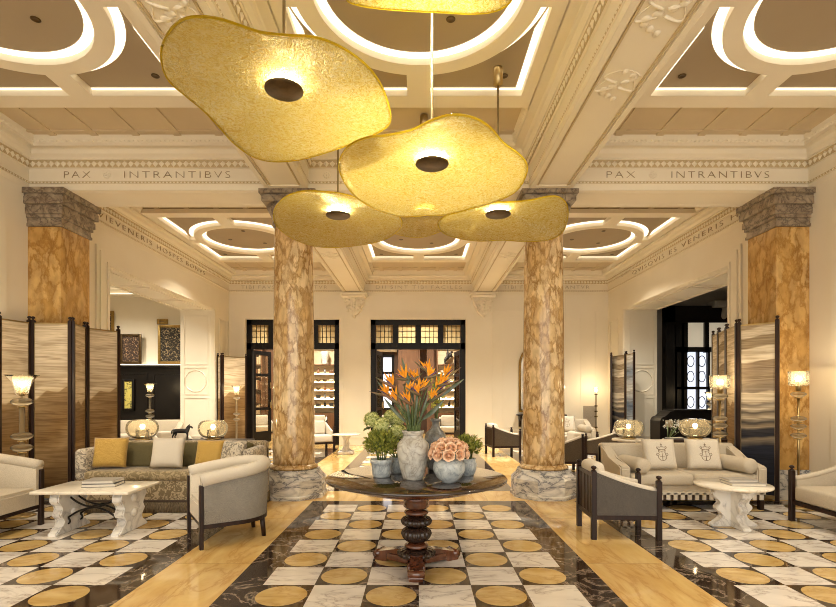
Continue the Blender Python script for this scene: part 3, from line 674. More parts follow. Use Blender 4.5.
# ------------------------------------------------------------------ columns, piers, corbels
for sx in (-1, 1):
    cx, cy = sx*1.85, 7.47
    root = bpy.data.objects.new('column', None); C.objects.link(root); root.location = (cx, cy, 0); struct(root)
    b = MB(); k = 24
    b.lathe([(.275+.028*(1-q)**1.0+.005*math.sin(q*PI), .47+q*(3.98-.47)) for q in [i/k for i in range(k+1)]], n=40)
    b.lathe([(.30, 1.35), (.302, 1.352), (.302, 1.356), (.30, 1.358)], n=40) if False else None
    b.build('column_shaft', 'yellowcol', root)
    b = MB(); b.lathe([(.33, .40), (.355, .415), (.355, .43), (.33, .45), (.30, .475)], n=40); b.build('column_ring', 'yellowcol', root)
    b = MB(); a8 = PI/8
    b.lathe([(.50, 0), (.50, .05), (.485, .06), (.485, .27), (.47, .285), (.41, .34), (.385, .40)], n=8, start=a8, smooth=False); b.build('column_base', 'carrara', root)
    b = MB(); b.lathe([(.30, 3.95), (.31, 3.96), (.31, 4.0), (.29, 4.01), (.29, 4.03), (.34, 4.12), (.39, 4.22)], n=40)
    for z0, z1, r in ((4.22, 4.29, .37), (4.29, 4.32, .345), (4.32, H, .40)): b.box((-r, -r, z0), (r, r, z1))
    b.build('column_capital', 'greymarble', root)
    # pier against the side wall
    root = bpy.data.objects.new('pillar', None); C.objects.link(root); struct(root)
    a0, a1 = sorted((sx*5.06, sx*WX))
    b = MB(); b.box((a0, 7.13, .42), (a1, 7.75, 3.86), bev=.004, smooth=False); b.build('pillar_shaft', 'yellowpier', root)
    b = MB()
    for z0, z1, e in ((3.86, 3.90, .025), (3.90, 3.98, .012), (3.98, 4.03, .035), (4.03, 4.12, .055), (4.12, 4.16, .045), (4.16, 4.26, .085), (4.26, 4.30, .075), (4.30, H, .11)):
        p0, p1 = sorted((sx*(5.06-e), sx*(WX)))
        b.box((p0, 7.13-e, z0), (p1, 7.75+e, z1))
    b.build('pillar_capital', 'greymarble', root)
    b = MB()
    for z0, z1, e in ((0, .34, .05), (.34, .38, .035), (.38, .42, .015)):
        p0, p1 = sorted((sx*(5.06-e), sx*WX)); b.box((p0, 7.13-e, z0), (p1, 7.75+e, z1))
    b.build('pillar_base', 'carrara', root)
    # carved corbel on the back wall under the beam end
    b = MB(); y1 = YB
    b.box((-.39, -.42, -.06), (.39, 0, 0), bev=.01); b.box((-.34, -.37, -.13), (.34, 0, -.06), bev=.02)
    prof = [(0, -.13), (.33, -.13), (.35, -.22), (.28, -.33), (.20, -.42), (.24, -.48), (.16, -.58), (.06, -.62), (0, -.62)]
    b.prism([(-.30, -.13), (.30, -.13), (.27, -.30), (.20, -.42), (.21, -.46), (.08, -.60), (0, -.64), (-.08, -.60), (-.21, -.46), (-.20, -.42), (-.27, -.30)], -.22, 0, 'y')
    for s2 in (-1, 1):
        for r_, zc in ((.085, -.21), (.06, -.36), (.045, -.48)):
            b.tube([(s2*.10, -.23, zc), (s2*(.10+r_*1.4), -.25, zc+.02), (s2*(.10+r_*1.8), -.24, zc-.03), (s2*(.10+r_*1.2), -.26, zc-.05)], [.03, .035, .03, .02], 6)
    for k in range(5): b.ball((0, -.24, -.18-.09*k), (.07-.008*k, .05, .06), 10, 6)
    b.ball((0, -.16, -.66), (.05, .05, .05), 10, 6)
    o = b.build('corbel_trim', 'greymarble' if False else 'ceilpaint'); o.location = (sx*BX, YB, H); struct(o)

# ------------------------------------------------------------------ doors in the back wall
def pane_with_lead(mb, x0, x1, z0, z1, y, nx, nz):
    mb.box((x0, y-.004, z0), (x1, y+.004, z1), 0)
    for i in range(1, nx): x = x0+(x1-x0)*i/nx; mb.box((x-.008, y-.012, z0), (x+.008, y+.012, z1), 1)
    for i in range(1, nz): z = z0+(z1-z0)*i/nz; mb.box((x0, y-.012, z-.008), (x1, y+.012, z+.008), 1)
for di, (a0, a1) in enumerate(DR):
    root = bpy.data.objects.new('door_%d' % (di+1), None); C.objects.link(root); struct(root)
    y0, y1 = YB+.06, YB+.22; b = MB()
    b.box((a0, y0, 0), (a0+.13, y1, DH)); b.box((a1-.13, y0, 0), (a1, y1, DH)); b.box((a0, y0, DH-.15), (a1, y1, DH)); b.box((a0, y0, 2.80), (a1, y1, 2.98))
    for i in range(1, 4): x = a0+.07+(a1-a0-.14)*i/4; b.box((x-.08, y0, 2.98), (x+.08, y1, DH-.15))
    for x in (a0+.13, a1-.16): b.box((x, y0+.03, 0), (x+.03, y1, 2.8))
    b.build('door_frame', 'blackwood', root)
    for i in range(4):
        u0 = a0+.07+(a1-a0-.14)*i/4; u1 = a0+.07+(a1-a0-.14)*(i+1)/4
        m = MB(); pane_with_lead(m, max(u0+.08, a0+.13), min(u1-.08, a1-.13), 2.98, DH-.15, y0+.06, 4, 3); m.build('transom_pane', ['leaded', 'blackwood'], root)
    for s2, hx_, ang in ((1, a0+.15, (1.15 if di == 0 else 1.42)), (-1, a1-.15, 1.42)):
        leaf = MB(); w_ = .78; T_ = Tr(hx_, y1, 0) @ R('Z', s2*ang) @ Matrix.Scale(s2, 4, (1, 0, 0))
        for lo, hi in (((0, 0, .02), (.10, .05, 2.78)), ((w_-.10, 0, .02), (w_, .05, 2.78)), ((.1, 0, .02), (w_-.1, .05, .35)), ((.1, 0, 2.66), (w_-.1, .05, 2.78)), ((.1, 0, 2.02), (w_-.1, .05, 2.10)), ((.1, 0, 1.0), (w_-.1, .05, 1.08))): leaf.box(lo, hi, T=T_)
        lo_ = leaf.build('door_leaf', 'blackwood', root)
        g = MB(); g.box((.1, .02, .35), (w_-.1, .03, 2.66), T=T_); g.build('glazing', 'paneglass', lo_)
        h = MB()
        for zz in (1.15, 1.75): h.box((w_-.07, -.03, zz-.09), (w_-.03, .08, zz+.09), bev=.01, T=T_)
        h.tube([T_ @ Vector(p) for p in ((w_-.05, -.05, 1.02), (w_-.05, -.06, 1.15), (w_-.05, -.05, 1.28))], .012, 8); h.build('door_handle', 'brass', lo_)

# ------------------------------------------------------------------ rooms beyond
b = MB(); b.box((-7.6, 19.6, 0), (4.6, 19.8, 4.3)); struct(b.build('wall_library', 'brownpanel'))
b = MB(); b.box((-7.8, 15.05, 0), (-7.6, 19.8, 4.3)); b.box((4.4, 15.05, 0), (4.6, 19.8, 4.3)); struct(b.build('wall_library_side', 'panelpaint'))
b = MB(); b.box((-7.8, 15.05, 4.2), (4.6, 19.8, 4.3)); struct(b.build('ceiling', 'panelpaint'))
# salon on the left
b = MB(); b.box((-12, 14.6, 0), (-6.36, 14.7, 4.6)); b.box((-12.1, 8, 0), (-12, 14.7, 4.6)); b.box((-12, 7.9, 0), (-6.36, 8, 4.6)); struct(b.build('wall_salon', 'plaster'))
b = MB(); b.box((-12, 14.50, 0), (-6.36, 14.6, 2.26))
for i in range(4):
    x = -11.9+i*1.42; frame_moulding(b, lambda u, v, d: (u, 14.5-d, v), x, x+1.25, .3, 2.1, .05, .02)
b.box((-12, 14.38, 2.26), (-6.36, 14.6, 2.31)); struct(b.build('trim_30', 'wainscot'))
b = MB(); b.box((-12, 14.42, 2.312), (-6.36, 14.58, 2.335)); struct(b.build('trim_ledge_light', 'cove'))
b = MB(); b.box((-12, 7.9, 4.5), (-6.36, 14.7, 4.6)); struct(b.build('ceiling', 'ceilpaint'))
b = MB(); b.box((-12, 14.40, 4.30), (-6.36, 14.6, 4.34)); b.box((-12, 14.52, 4.34), (-6.36, 14.6, 4.5)); struct(b.build('trim_31', 'ceilpaint'))
b = MB(); b.box((-12, 14.42, 4.342), (-6.36, 14.50, 4.36)); struct(b.build('trim_cove_light', 'cove'))
# salon on the right
b = MB(); b.box((6.36, 14.95, 0), (11, 15.05, 4.6)); b.box((11, 8, 0), (11.1, 15.05, 4.6)); b.box((6.36, 7.9, 0), (11, 8, 4.6)); struct(b.build('wall_hall', 'greywall'))
b = MB(); b.box((6.36, 7.9, 4.5), (11, 15.05, 4.6)); struct(b.build('ceiling', 'greywall'))
b = MB(); b.box((8.55, 14.55, 4.0), (9.3, 14.95, 4.2), bev=.03); b.tube([(8.9, 14.9, 3.6), (8.9, 14.7, 3.75), (8.9, 14.6, 3.95), (8.9, 14.72, 4.05)], [.05, .08, .1, .06], 8); struct(b.build('corbel_trim', 'greywall'))
root = bpy.data.objects.new('door_3', None); C.objects.link(root); struct(root)
y0, y1 = 14.75, 14.95; b = MB(); A0, A1 = 7.22, 10.6
b.box((A0, y0-.05, 0), (A0+.26, y1, 4.06)); b.box((A1-.26, y0-.05, 0), (A1, y1, 4.06)); b.box((A0, y0-.05, 3.58), (A1, y1, 4.06))
b.box((A0+.26, y0, 0), (A0+.55, y1, 3.6)); b.box((A0, y0, 2.72), (A1, y1, 2.86))
q_ = lambda p: at(p, 14.86)
for p0, p1 in ((670, 674), (680, 686), (703, 707)): b.box((q_(p0), y0, 2.7), (q_(p1), y1, 3.6))
for p0, p1 in ((670, 675), (679.5, 685.5), (695.5, 697.5), (706, 708)): b.box((q_(p0), y0, 0), (q_(p1), y1, 2.75))
b.box((q_(675), y0, 0), (A1, y1, .5)); b.box((q_(675), y0, 1.62), (q_(708), y1, 1.70)); b.build('door_frame', 'blackwood', root)
for i, (p0, p1) in enumerate(((674, 680), (686, 703), (707, 740))):
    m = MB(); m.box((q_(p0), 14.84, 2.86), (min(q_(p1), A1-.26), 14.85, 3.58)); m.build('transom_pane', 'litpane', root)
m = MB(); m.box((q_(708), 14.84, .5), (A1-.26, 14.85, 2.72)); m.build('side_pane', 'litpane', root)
for i, (p0, p1) in enumerate(((675, 679.5), (685.5, 695.5), (697.5, 706))):
    x0, x1 = q_(p0), q_(p1); m = MB(); m.box((x0, 14.855, .5), (x1, 14.865, 2.72), 0)
    for zc in (.85, 1.25, 2.0, 2.45):
        k = 16; xc = (x0+x1)/2
        for q in range(k):
            a, c = 2*PI*q/k, 2*PI*(q+1)/k
            m.tube([(xc+.10*math.cos(a), 14.85, zc+.16*math.sin(a)), (xc+.10*math.cos(c), 14.85, zc+.16*math.sin(c))], .012, 4, 1)
    m.build('leaded_pane', ['daylight', 'blackwood'], root)
# ------------------------------------------------------------------ pendants
def pendant(label, c, outline, wave, ph, drop_to, lift=.07):
    root = thing('pendant_lamp', label, 'pendant lamp', c, 0, 'amber glass pendant lamps over the round table')
    P = [Vector((x, y)) for x, y in outline]; n = len(P); ring = []
    for i in range(n):                                             # smooth closed outline
        p0, p1, p2, p3 = P[i-1], P[i], P[(i+1) % n], P[(i+2) % n]
        for s_ in range(5):
            t = s_/5; ring.append(.5*((2*p1)+(p2-p0)*t+(2*p0-5*p1+4*p2-p3)*t*t+(3*p1-p0-3*p2+p3)*t**3))
    na = len(ring); rim = []
    for i, (u, v) in enumerate(ring):
        a = 2*PI*i/na; dz = wave[0]*math.cos(2*a-ph[0])+wave[1]*math.cos(3*a-ph[1])+.012*math.cos(7*a+ph[0]); z = c[2]+dz
        k = (z-EYE)/(VY-v); rim.append(Vector(((u-VX)*k-c[0], F_*k-c[1], dz)))
    nr = 26; vs = []; fs = []; th = .016
    for side in (0, 1):
        for i in range(nr+1):
            q = .02+.98*i/nr; e = th/2*(1 if i < nr else .3)
            for j in range(na):
                p = rim[j]; x, y = p.x*q, p.y*q
                vs.append((x, y, p.z*q**2.2+(e if side else -e)+.006*noise.noise(Vector((x*8, y*8, c[0]*5)))*q))
    o = (nr+1)*na
    for i in range(nr):
        for j in range(na):
            a, b_, c_, d = i*na+j, i*na+(j+1) % na, (i+1)*na+(j+1) % na, (i+1)*na+j
            fs.append((a, d, c_, b_)); fs.append((o+a, o+b_, o+c_, o+d))
    for j in range(na): fs.append((nr*na+j, o+nr*na+j, o+nr*na+(j+1) % na, nr*na+(j+1) % na))
    b = MB(); b.add(vs, fs, 0, True); b.build('glass_shade', 'pendant', root)
    b = MB(); b.tube(rim+[rim[0]], .0085, 6); b.build('glass_rim', 'rimglass', root)
    b = MB(); b.lathe([(0, -.075), (.122, -.075), (.132, -.068), (.132, -.058), (.118, -.052)], n=40); b.build('bronze_disc', 'bronze', root)
    b = MB(); b.lathe([(.114, -.0515), (.114, -.043), (.09, -.038), (0.02, -.038)], n=40); b.build('ring_light', 'ringlight', root)
    top = drop_to-c[2]
    b = MB(); b.lathe([(0, .012), (.05, .012), (.05, .04), (.02, .06), (.011, .08), (.011, top-.17)], n=16); b.build('rod', 'brassdark', root)
    b = MB(); b.lathe([(.011, top-.19), (.05, top-.18), (.052, top-.02), (.052, top)], n=24); b.build('ceiling_cup', 'brass', root)
    return root
def crop(pts, s_, ox, oy=0): return [(ox+x/s_, oy+y/s_) for x, y in pts]
OA = crop([(30, 110), (28, 150), (45, 195), (90, 235), (130, 268), (168, 308), (203, 347), (250, 380), (300, 392), (365, 387), (440, 366), (505, 343), (560, 318), (584, 290), (572, 232), (546, 182), (510, 145), (460, 112), (400, 90), (330, 85), (270, 78), (220, 62), (170, 46), (120, 40), (80, 47), (50, 72)], 2.428, 150)
OB = crop([(22, 395), (30, 432), (60, 475), (110, 507), (170, 525), (230, 523), (290, 520), (345, 505), (400, 490), (450, 465), (474, 430), (478, 400), (460, 375), (420, 345), (390, 310), (350, 286), (300, 278), (250, 290), (200, 314), (140, 328), (90, 334), (45, 355)], 2.428, 330)
OC = [(273.5, 214), (276, 225), (290, 237), (310, 245), (331, 247.5), (356, 245.5), (380, 241), (396, 232.5), (402, 222), (393, 211), (376, 205), (360, 199), (343, 193.8), (323, 191.5), (303, 191), (287, 196), (277, 205)]
OD = crop([(262, 545), (275, 565), (310, 578), (360, 585), (420, 583), (480, 586), (530, 582), (560, 568), (575, 540), (577, 505), (563, 482), (535, 476), (490, 485), (440, 490), (390, 491), (340, 500), (300, 515), (272, 530)], 2.428, 330)
OE = crop([(40, -2), (75, 13), (130, 21), (200, 26), (270, 29), (340, 33), (395, 28), (430, 12), (446, -15), (452, -60), (430, -120), (370, -170), (290, -195), (210, -185), (130, -150), (70, -100), (42, -45)], 2.428, 330)
OF = [(384, 226), (394, 233), (405, 236), (416.5, 237.6), (428, 235.8), (441, 231), (456, 224), (460, 216), (448, 207), (430, 203), (410, 202), (393, 206), (383, 215)]
def pend(label, px, py, z, out, wave, ph, to, lift=.07):
    return pendant(label, (at(px, z), z, hz(py, z)+lift), out, wave, ph, to)
pend('largest amber glass pendant, hanging closest to the viewer, left of the room axis', 284, 91, 3.5, OA, (.05, .04), (1.2, .5), 5.0)
pend('second largest amber glass pendant, hanging over the flowers on the round table', 432, 165, 4.0, OB, (.05, .04), (.3, 2.0), 5.0)
pend('amber glass pendant hanging before the capital of the left marble column', 338, 216, 5.5, OC, (.05, .04), (2.0, .5), ZP)
pend('amber glass pendant hanging before the capital of the right marble column', 498, 215, 5.3, OD, (.05, .04), (.6, 2.5), ZP)
pend('amber glass pendant cut by the top of the picture above the others', 432, -58, 3.1, OE, (.03, .02), (.5, .5), 5.0)
pend('small-looking amber glass pendant, farthest of all, peeping out low between two others', 424, 211.5, 6.35, OF, (.03, .02), (.5, .5), 5.0, .05)

# ------------------------------------------------------------------ round table
tc = (-.02, 4.40, 0)
root = thing('pedestal_table', 'round dark polished pedestal table with three carved feet, carrying flower vases', 'table', tc)
b = MB(); b.lathe([(0, .752), (.765, .752), (.782, .758), (.785, .770), (.775, .78), (0, .78)], n=72); b.build('tabletop', 'tabletop', root)
b = MB(); b.lathe([(.10, .60), (.22, .625), (.40, .65), (.56, .69), (.63, .73), (.64, .7515), (0, .7515)], n=64); b.build('apron', 'mahogany', root)
b = MB(); b.lathe([(0, .60), (.125, .60), (.118, .575), (.105, .55), (.115, .52), (.095, .505), (.06, .50), (.06, .492)], n=32)
b.lathe([(.05, .2), (.05, .5)], n=20); b.lathe([(.06, .44), (.10, .452), (.108, .468), (.10, .484), (.06, .492)], n=32)
b.lathe([(.07, .155), (.10, .165), (.105, .18), (.095, .195), (.06, .205)], n=32); b.build('column_shaft', 'mahogany', root)
b = MB(); fl_ = lambda a, z: 1+.045*math.cos(18*a)
b.lathe([(.05, .345), (.10, .352), (.128, .372), (.132, .392), (.122, .415), (.09, .43), (.055, .44)], n=108, rad=fl_); b.build('fluted_ring', 'ebonised', root)
b = MB(); b.lathe([(.06, .205), (.09, .222), (.118, .25), (.13, .28), (.122, .31), (.092, .333), (.06, .345)], n=108, rad=fl_); b.build('fluted_bulb', 'ebonised', root)
b = MB(); b.lathe([(0, .085), (.15, .09), (.165, .105), (.165, .125), (.14, .145), (.08, .158), (0, .158)], n=96, rad=lambda a, z: 1+.035*math.cos(16*a)); b.build('leaf_collar', 'ebonised', root)
for k, a in enumerate((-PI/2, PI/6, 5*PI/6)):
    b = MB(); T_ = R('Z', a)
    prof = [(.03, .03), (.10, .02), (.26, .02), (.30, .0), (.40, .0), (.415, .03), (.41, .06), (.385, .085), (.33, .092), (.28, .105), (.20, .125), (.10, .14), (.03, .14)]
    b.prism(prof, -.055, .055, 'y', T=T_)
    b.box((.05, -.075, .022), (.27, .075, .085), bev=.012, T=T_); b.tube([T_ @ Vector((.385, y, .058)) for y in (-.068, .068)], .034, 12)
    b.build('foot', 'mahogany', root)

def vase(label, px, py, prof, mat, Z=.78, n=40, grp='glazed vases on the round table', hand=None):
    z = depth(py, Z)+max(r for r, _ in prof)*.6
    root = bpy.data.objects.new('vase', None)
    b = MB(); pr = prof+[(prof[-1][0]-.012, prof[-1][1]-.003), (prof[-1][0]-.016, prof[-1][1]-.06), (0, prof[-1][1]-.065)]
    b.lathe(pr, n=n); o = b.build('vase', mat); o.location = (at(px, z), z, Z); bpy.data.objects.remove(root)
    tag(o, label, 'vase', grp); return o
v1 = vase('short grey glazed flowerpot holding the leafy bush, on the left of the round table', 381.5, 478, [(0, 0), (.068, 0), (.076, .01), (.082, .06), (.086, .115), (.096, .122), (.098, .150), (.09, .156)], 'ceramicblue')
v2 = vase('blue-grey pot of the hydrangeas, half hidden between the flowerpot and the urn', 397, 474, [(0, 0), (.05, 0), (.06, .02), (.072, .08), (.066, .13), (.07, .15)], 'ceramicblue')
v3 = vase('tall pale urn in the middle holding the birds of paradise', 413, 481, [(0, 0), (.078, 0), (.085, .012), (.10, .06), (.122, .16), (.135, .24), (.13, .30), (.10, .338), (.082, .352), (.080, .375), (.092, .395), (.095, .41)], 'ceramic')
v4 = vase('slate-grey long-necked bottle vase standing behind the urn and the roses', 435.5, 470, [(0, 0), (.07, 0), (.09, .03), (.10, .16), (.105, .24), (.105, .30), (.09, .345), (.05, .385), (.036, .41), (.034, .45), (.046, .455), (.048, .475), (.04, .482)], 'ceramicdark')
v5 = vase('globe-shaped grey vase filled with peach roses', 449, 484, [(0, 0), (.055, 0), (.062, .008), (.10, .04), (.13, .10), (.125, .155), (.095, .195), (.062, .212), (.066, .222)], 'ceramicblue')
v6 = vase('small pale blue pot with a green bush, on the right end of the vases', 468, 476, [(0, 0), (.05, 0), (.055, .01), (.072, .05), (.076, .10), (.066, .135), (.07, .15)], 'ceramicblue')

def leaf_quads(b, c, d, L, w_, mi=0, curl=.25):
    d = Vector(d).normalized(); s_ = d.cross(Vector((random.uniform(-.3, .3), random.uniform(-.3, .3), 1))).normalized(); n_ = s_.cross(d)
    c = Vector(c); p = [c, c+d*L*.5+s_*w_/2+n_*L*curl*.3, c+d*L-n_*L*curl*.4, c+d*L*.5-s_*w_/2+n_*L*curl*.3]
    b.add(p, [(0, 1, 2, 3)], mi, False)
def bush(label, v, top, rx, rz, n, mat, dz=.05, grp=None):
    root = thing('leafy_bush', label, 'plant', (v.location.x, v.location.y, v.location.z+top), 0, grp)
    b = MB()
    for i in range(n):
        a = random.uniform(0, 2*PI); u = random.uniform(-.75, 1); q = math.sqrt(max(0, 1-u*u)); m_ = random.uniform(.6, 1.08); p = Vector((rx*q*m_*math.cos(a), rx*q*m_*math.sin(a), dz+rz*.38+rz*.5*u*m_))
        d = p-Vector((0, 0, -.02)); d += Vector((random.uniform(-.1, .1), random.uniform(-.1, .1), random.uniform(-.05, .08))); leaf_quads(b, p-d.normalized()*.02, d, random.uniform(.03, .05), .024)
    b.build('foliage', mat, root, normals=False)
    b = MB()
    for i in range(14):
        a = 2*PI*i/14; b.tube([(.02*math.cos(a), .02*math.sin(a), -.05), (rx*.4*math.cos(a), rx*.4*math.sin(a), dz+rz*.3), (rx*.75*math.cos(a), rx*.75*math.sin(a), dz+rz*.6)], .003, 5)
    b.build('stem', 'stem', root)
    return root
bush('yellow-green herb bush growing from the short grey flowerpot', v1, .15, .155, .23, 620, 'herb')
bush('small dark green bush beside the peach roses', v6, .14, .12, .19, 420, 'herb')
# hydrangeas
def hydrangea(c, r, label, base, mat='hydrangea'):
    root = thing('hydrangea', label, 'flower', c, 0, 'green hydrangeas behind the herb bush')
    b = MB(); n = 130
    b.ball((0, 0, 0), r*.74, 12, 8)
    for i in range(n):
        z = 1-2*(i+.5)/n; a = i*2.399; q = math.sqrt(1-z*z); d = Vector((q*math.cos(a), q*math.sin(a), z))
        if z < -.75: continue
        x = d.orthogonal().normalized(); x = Matrix.Rotation(random.uniform(0, 6), 3, d) @ x; y = d.cross(x); p = d*r*random.uniform(.80, 1.05); d = (d+Vector((random.uniform(-.5, .5), random.uniform(-.5, .5), random.uniform(-.5, .5)))).normalized(); s_ = r*.2
        for k in range(4):
            e = x*math.cos(k*PI/2)+y*math.sin(k*PI/2); g = x*math.cos(k*PI/2+PI/4)+y*math.sin(k*PI/2+PI/4); h = x*math.cos(k*PI/2-PI/4)+y*math.sin(k*PI/2-PI/4)
            b.add([p, p+h*s_*.8+d*.003, p+e*s_*1.1-d*.004, p+g*s_*.8+d*.003], [(0, 1, 2, 3)])
    b.build('flower_head', mat, root, normals=False)
    b = MB(); st = Vector(base)-Vector(c); b.tube([(0, 0, -r*.6), st*.5+Vector((0, 0, -.02)), st], .005, 6); b.build('stem', 'stem', root)
    b = MB()
    for k in range(3): a = random.uniform(0, 6); leaf_quads(b, (0, 0, -r*.8), (math.cos(a), math.sin(a), -.2), r*1.7, r*1.1)
    b.build('leaf', 'stem', root, normals=False)
zh = v2.location.y; bs = (v2.location.x, zh, .90)
for (px, py, dz_, r, lb) in ((382, 426, -.02, .082, 'big round green hydrangea head above the left of the herb bush'), (398, 432, -.05, .078, 'green hydrangea head against the neck of the urn'), (372, 420, .06, .075, 'leftmost green hydrangea head, higher and farther back'), (391, 417, .08, .07, 'topmost green hydrangea head below the orange flowers'), (398, 419, .02, .06, 'pale green hydrangea head tucked behind the orange flower stems'), (376, 437, .05, .07, 'lowest green hydrangea head, sunk into the herb bush')):
    z = zh+dz_; hydrangea((at(px, z), z, hz(py, z)), r, lb, bs)
# birds of paradise
zc = v3.location.y; mouth = Vector((v3.location.x, zc, .78+.40))
def bird(px, py, dz_, side, label, seed):
    random.seed(seed); z = zc+dz_; tip = Vector((at(px, z), z, hz(py, z)))
    root = thing('bird_of_paradise', label, 'flower', mouth, 0, 'orange birds of paradise in the tall urn')
    t = tip-mouth; st = Vector((t.x*.12, t.y*.12, -.18))
    b = MB(); b.tube([st, Vector((t.x*.3, t.y*.3, t.z*.35)), Vector((t.x*.75, t.y*.75, t.z*.75)), t], [.007, .007, .006, .006], 7); b.build('stem', 'stem', root)
    d = Vector((side*random.uniform(.5, .9), random.uniform(-.5, .2), random.uniform(.1, .5))).normalized()
    b = MB(); b.tube([t-d*.01, t+d*.05, t+d*.12, t+d*.19+Vector((0, 0, .01))], [.008, .015, .010, .001], 8); b.build('spathe', 'spathe', root)
    up = Vector((0, 0, 1)); base = t+d*.03+up*.008
    for k, an in enumerate((.35, .75, 1.15, 1.6)):
        e = (d*math.cos(an)+up*math.sin(an)+Vector((0, random.uniform(-.35, .35), 0))).normalized(); L = random.uniform(.09, .14); s_ = e.cross(Vector((0, 1, 0))).normalized(); n_ = Vector((0, 1, 0))
        b = MB(); w_ = .012
        b.add([base-s_*.004, base+s_*.004, base+e*L*.45+s_*w_, base+e*L, base+e*L*.45-s_*w_, base+e*L*.4+n_*.008], [(0, 1, 2, 5), (2, 3, 5), (3, 4, 5), (4, 0, 5)]); b.build('sepal', 'orange', root, normals=False)
    e = (d*.9+up*.3).normalized(); b = MB(); b.tube([base, base+e*.05, base+e*.10], [.003, .006, .001], 6); b.build('blue_petal', 'bluepetal', root)
for i, (px, py, dz_, sd, lb) in enumerate(((396, 388, -.05, -1, 'bird of paradise flower reaching out at the left of the spray'), (404, 396, -.08, 1, 'bird of paradise flower low in the left half of the spray'), (409, 380, .02, -1, 'bird of paradise flower left of the tall dark leaf'), (417, 392, -.06, 1, 'bird of paradise flower in front of the middle stems'), (425, 378, .0, 1, 'bird of paradise flower just right of the tall dark leaf'), (432, 374, .05, -1, 'topmost bird of paradise flower'), (438, 386, -.04, 1, 'bird of paradise flower over the bottle vase'), (399, 404, -.10, -1, 'lowest bird of paradise flower on the left, over the hydrangeas'), (429, 402, -.09, 1, 'low bird of paradise flower right of the stems'), (412, 405, -.1, -1, 'bird of paradise flower nearest the urn mouth'), (391, 396, -.02, -1, 'bird of paradise flower pointing left over the topmost hydrangea'), (421, 396, -.1, -1, 'bird of paradise flower low in the middle, nearest the viewer'), (434, 394, -.02, 1, 'bird of paradise flower right of the middle, before the bottle vase neck'), (404, 385, .06, 1, 'bird of paradise flower half hidden behind the tall dark leaf'), (420, 384, .06, -1, 'bird of paradise flower deep in the centre of the spray'), (442, 379, .05, 1, 'bird of paradise flower before the lime orchids'))):
    bird(px, py, dz_, sd, lb, 20+i)
random.seed(11)
def strel_leaf(px0, py0, px, py, dz_, w_, label):
    z = zc+dz_; tip = Vector((at(px, z), z, hz(py, z))); bs_ = Vector((at(px0, zc+dz_*.5), zc+dz_*.5, hz(py0, zc+dz_*.5)))
    root = thing('strelitzia_leaf', label, 'leaf', mouth, 0, 'long dark leaves in the tall urn')
    a, c = bs_-mouth, tip-mouth
    b = MB(); b.tube([Vector((a.x*.1, a.y*.1, -.18)), Vector((a.x*.6, a.y*.6, a.z*.55)), a], [.007, .006, .005], 7); b.build('stem', 'stem', root)
    d = c-a; s_ = d.cross(Vector((0, 1, .25))).normalized(); n_ = s_.cross(d).normalized(); b = MB(); n = 12; vs = []; fs = []
    for i in range(n+1):
        q = i/n; ww = w_*math.sin(PI*min(1, q*.93+.05))**.75*(1-q*.25); p = a+d*q-n_*.03*math.sin(PI*q)
        vs += [p-s_*ww, p+n_*ww*.6, p+s_*ww]
    for i in range(n): fs += [(i*3, i*3+1, i*3+4, i*3+3), (i*3+1, i*3+2, i*3+5, i*3+4)]
    b.add(vs, fs, 0, True); b.build('blade', 'leafdark', root, normals=False)
strel_leaf(414, 402, 402, 358, .04, .022, 'tall dark strelitzia leaf standing up out of the orange flowers')
strel_leaf(425, 404, 464, 379, -.02, .024, 'long dark strelitzia leaf pointing out to the right above the bottle vase')
strel_leaf(405, 412, 377, 381, .0, .018, 'dark strelitzia leaf pointing out to the left above the hydrangeas')
strel_leaf(422, 420, 444, 400, -.05, .022, 'broad dark strelitzia leaf over the shoulder of the bottle vase')
strel_leaf(408, 424, 384, 398, .03, .018, 'short strelitzia leaf low on the left of the spray')
for k, (p0, q0, p1, q1) in enumerate(((410, 425, 406, 396), (414, 426, 418, 392), (418, 424, 428, 394))): strel_leaf(p0, q0, p1, q1, -.08, .011, ('narrow upright leaf at the urn mouth, leaning left', 'narrow upright leaf in the middle of the urn mouth', 'narrow upright leaf at the urn mouth, leaning right')[k])
# orchids in the bottle vase
z4 = v4.location.y; m4 = Vector((v4.location.x, z4, .78+.47))
for k, (px, py, lb) in enumerate(((434, 375, 'lime orchid spray rising straight from the bottle vase'), (445, 378, 'lime orchid spray leaning right before the lit shelves'), (441, 392, 'shorter lime orchid spray, lower over the bottle vase'))):
    root = thing('orchid_spray', lb, 'flower', m4, 0, 'lime orchid sprays in the bottle vase'); tip = Vector((at(px, z4), z4, hz(py, z4)))-m4
    b = MB(); b.tube([(0, 0, -.12), tip*.4+Vector((0, 0, .03)), tip], .005, 6); b.build('stem', 'stem', root)
    for i in range(11):
        p = tip*(.45+.55*i/10)+Vector((random.uniform(-.05, .05), random.uniform(-.05, .05), random.uniform(-.03, .05))); b = MB()
        ax = Vector((random.uniform(-1, 1), random.uniform(-1.2, .2), random.uniform(-.3, .6))).normalized(); x = ax.orthogonal().normalized(); y = ax.cross(x)
        for j in range(5):
            a = 2*PI*j/5; e = x*math.cos(a)+y*math.sin(a); g = ax.cross(e); b.add([p, p+e*.022+g*.012+ax*.004, p+e*.042-ax*.004, p+e*.022-g*.012+ax*.004], [(0, 1, 2, 3)])
        b.ball(p+ax*.004, .008, 6, 4); b.build('blossom', 'cymbid', root, normals=False)
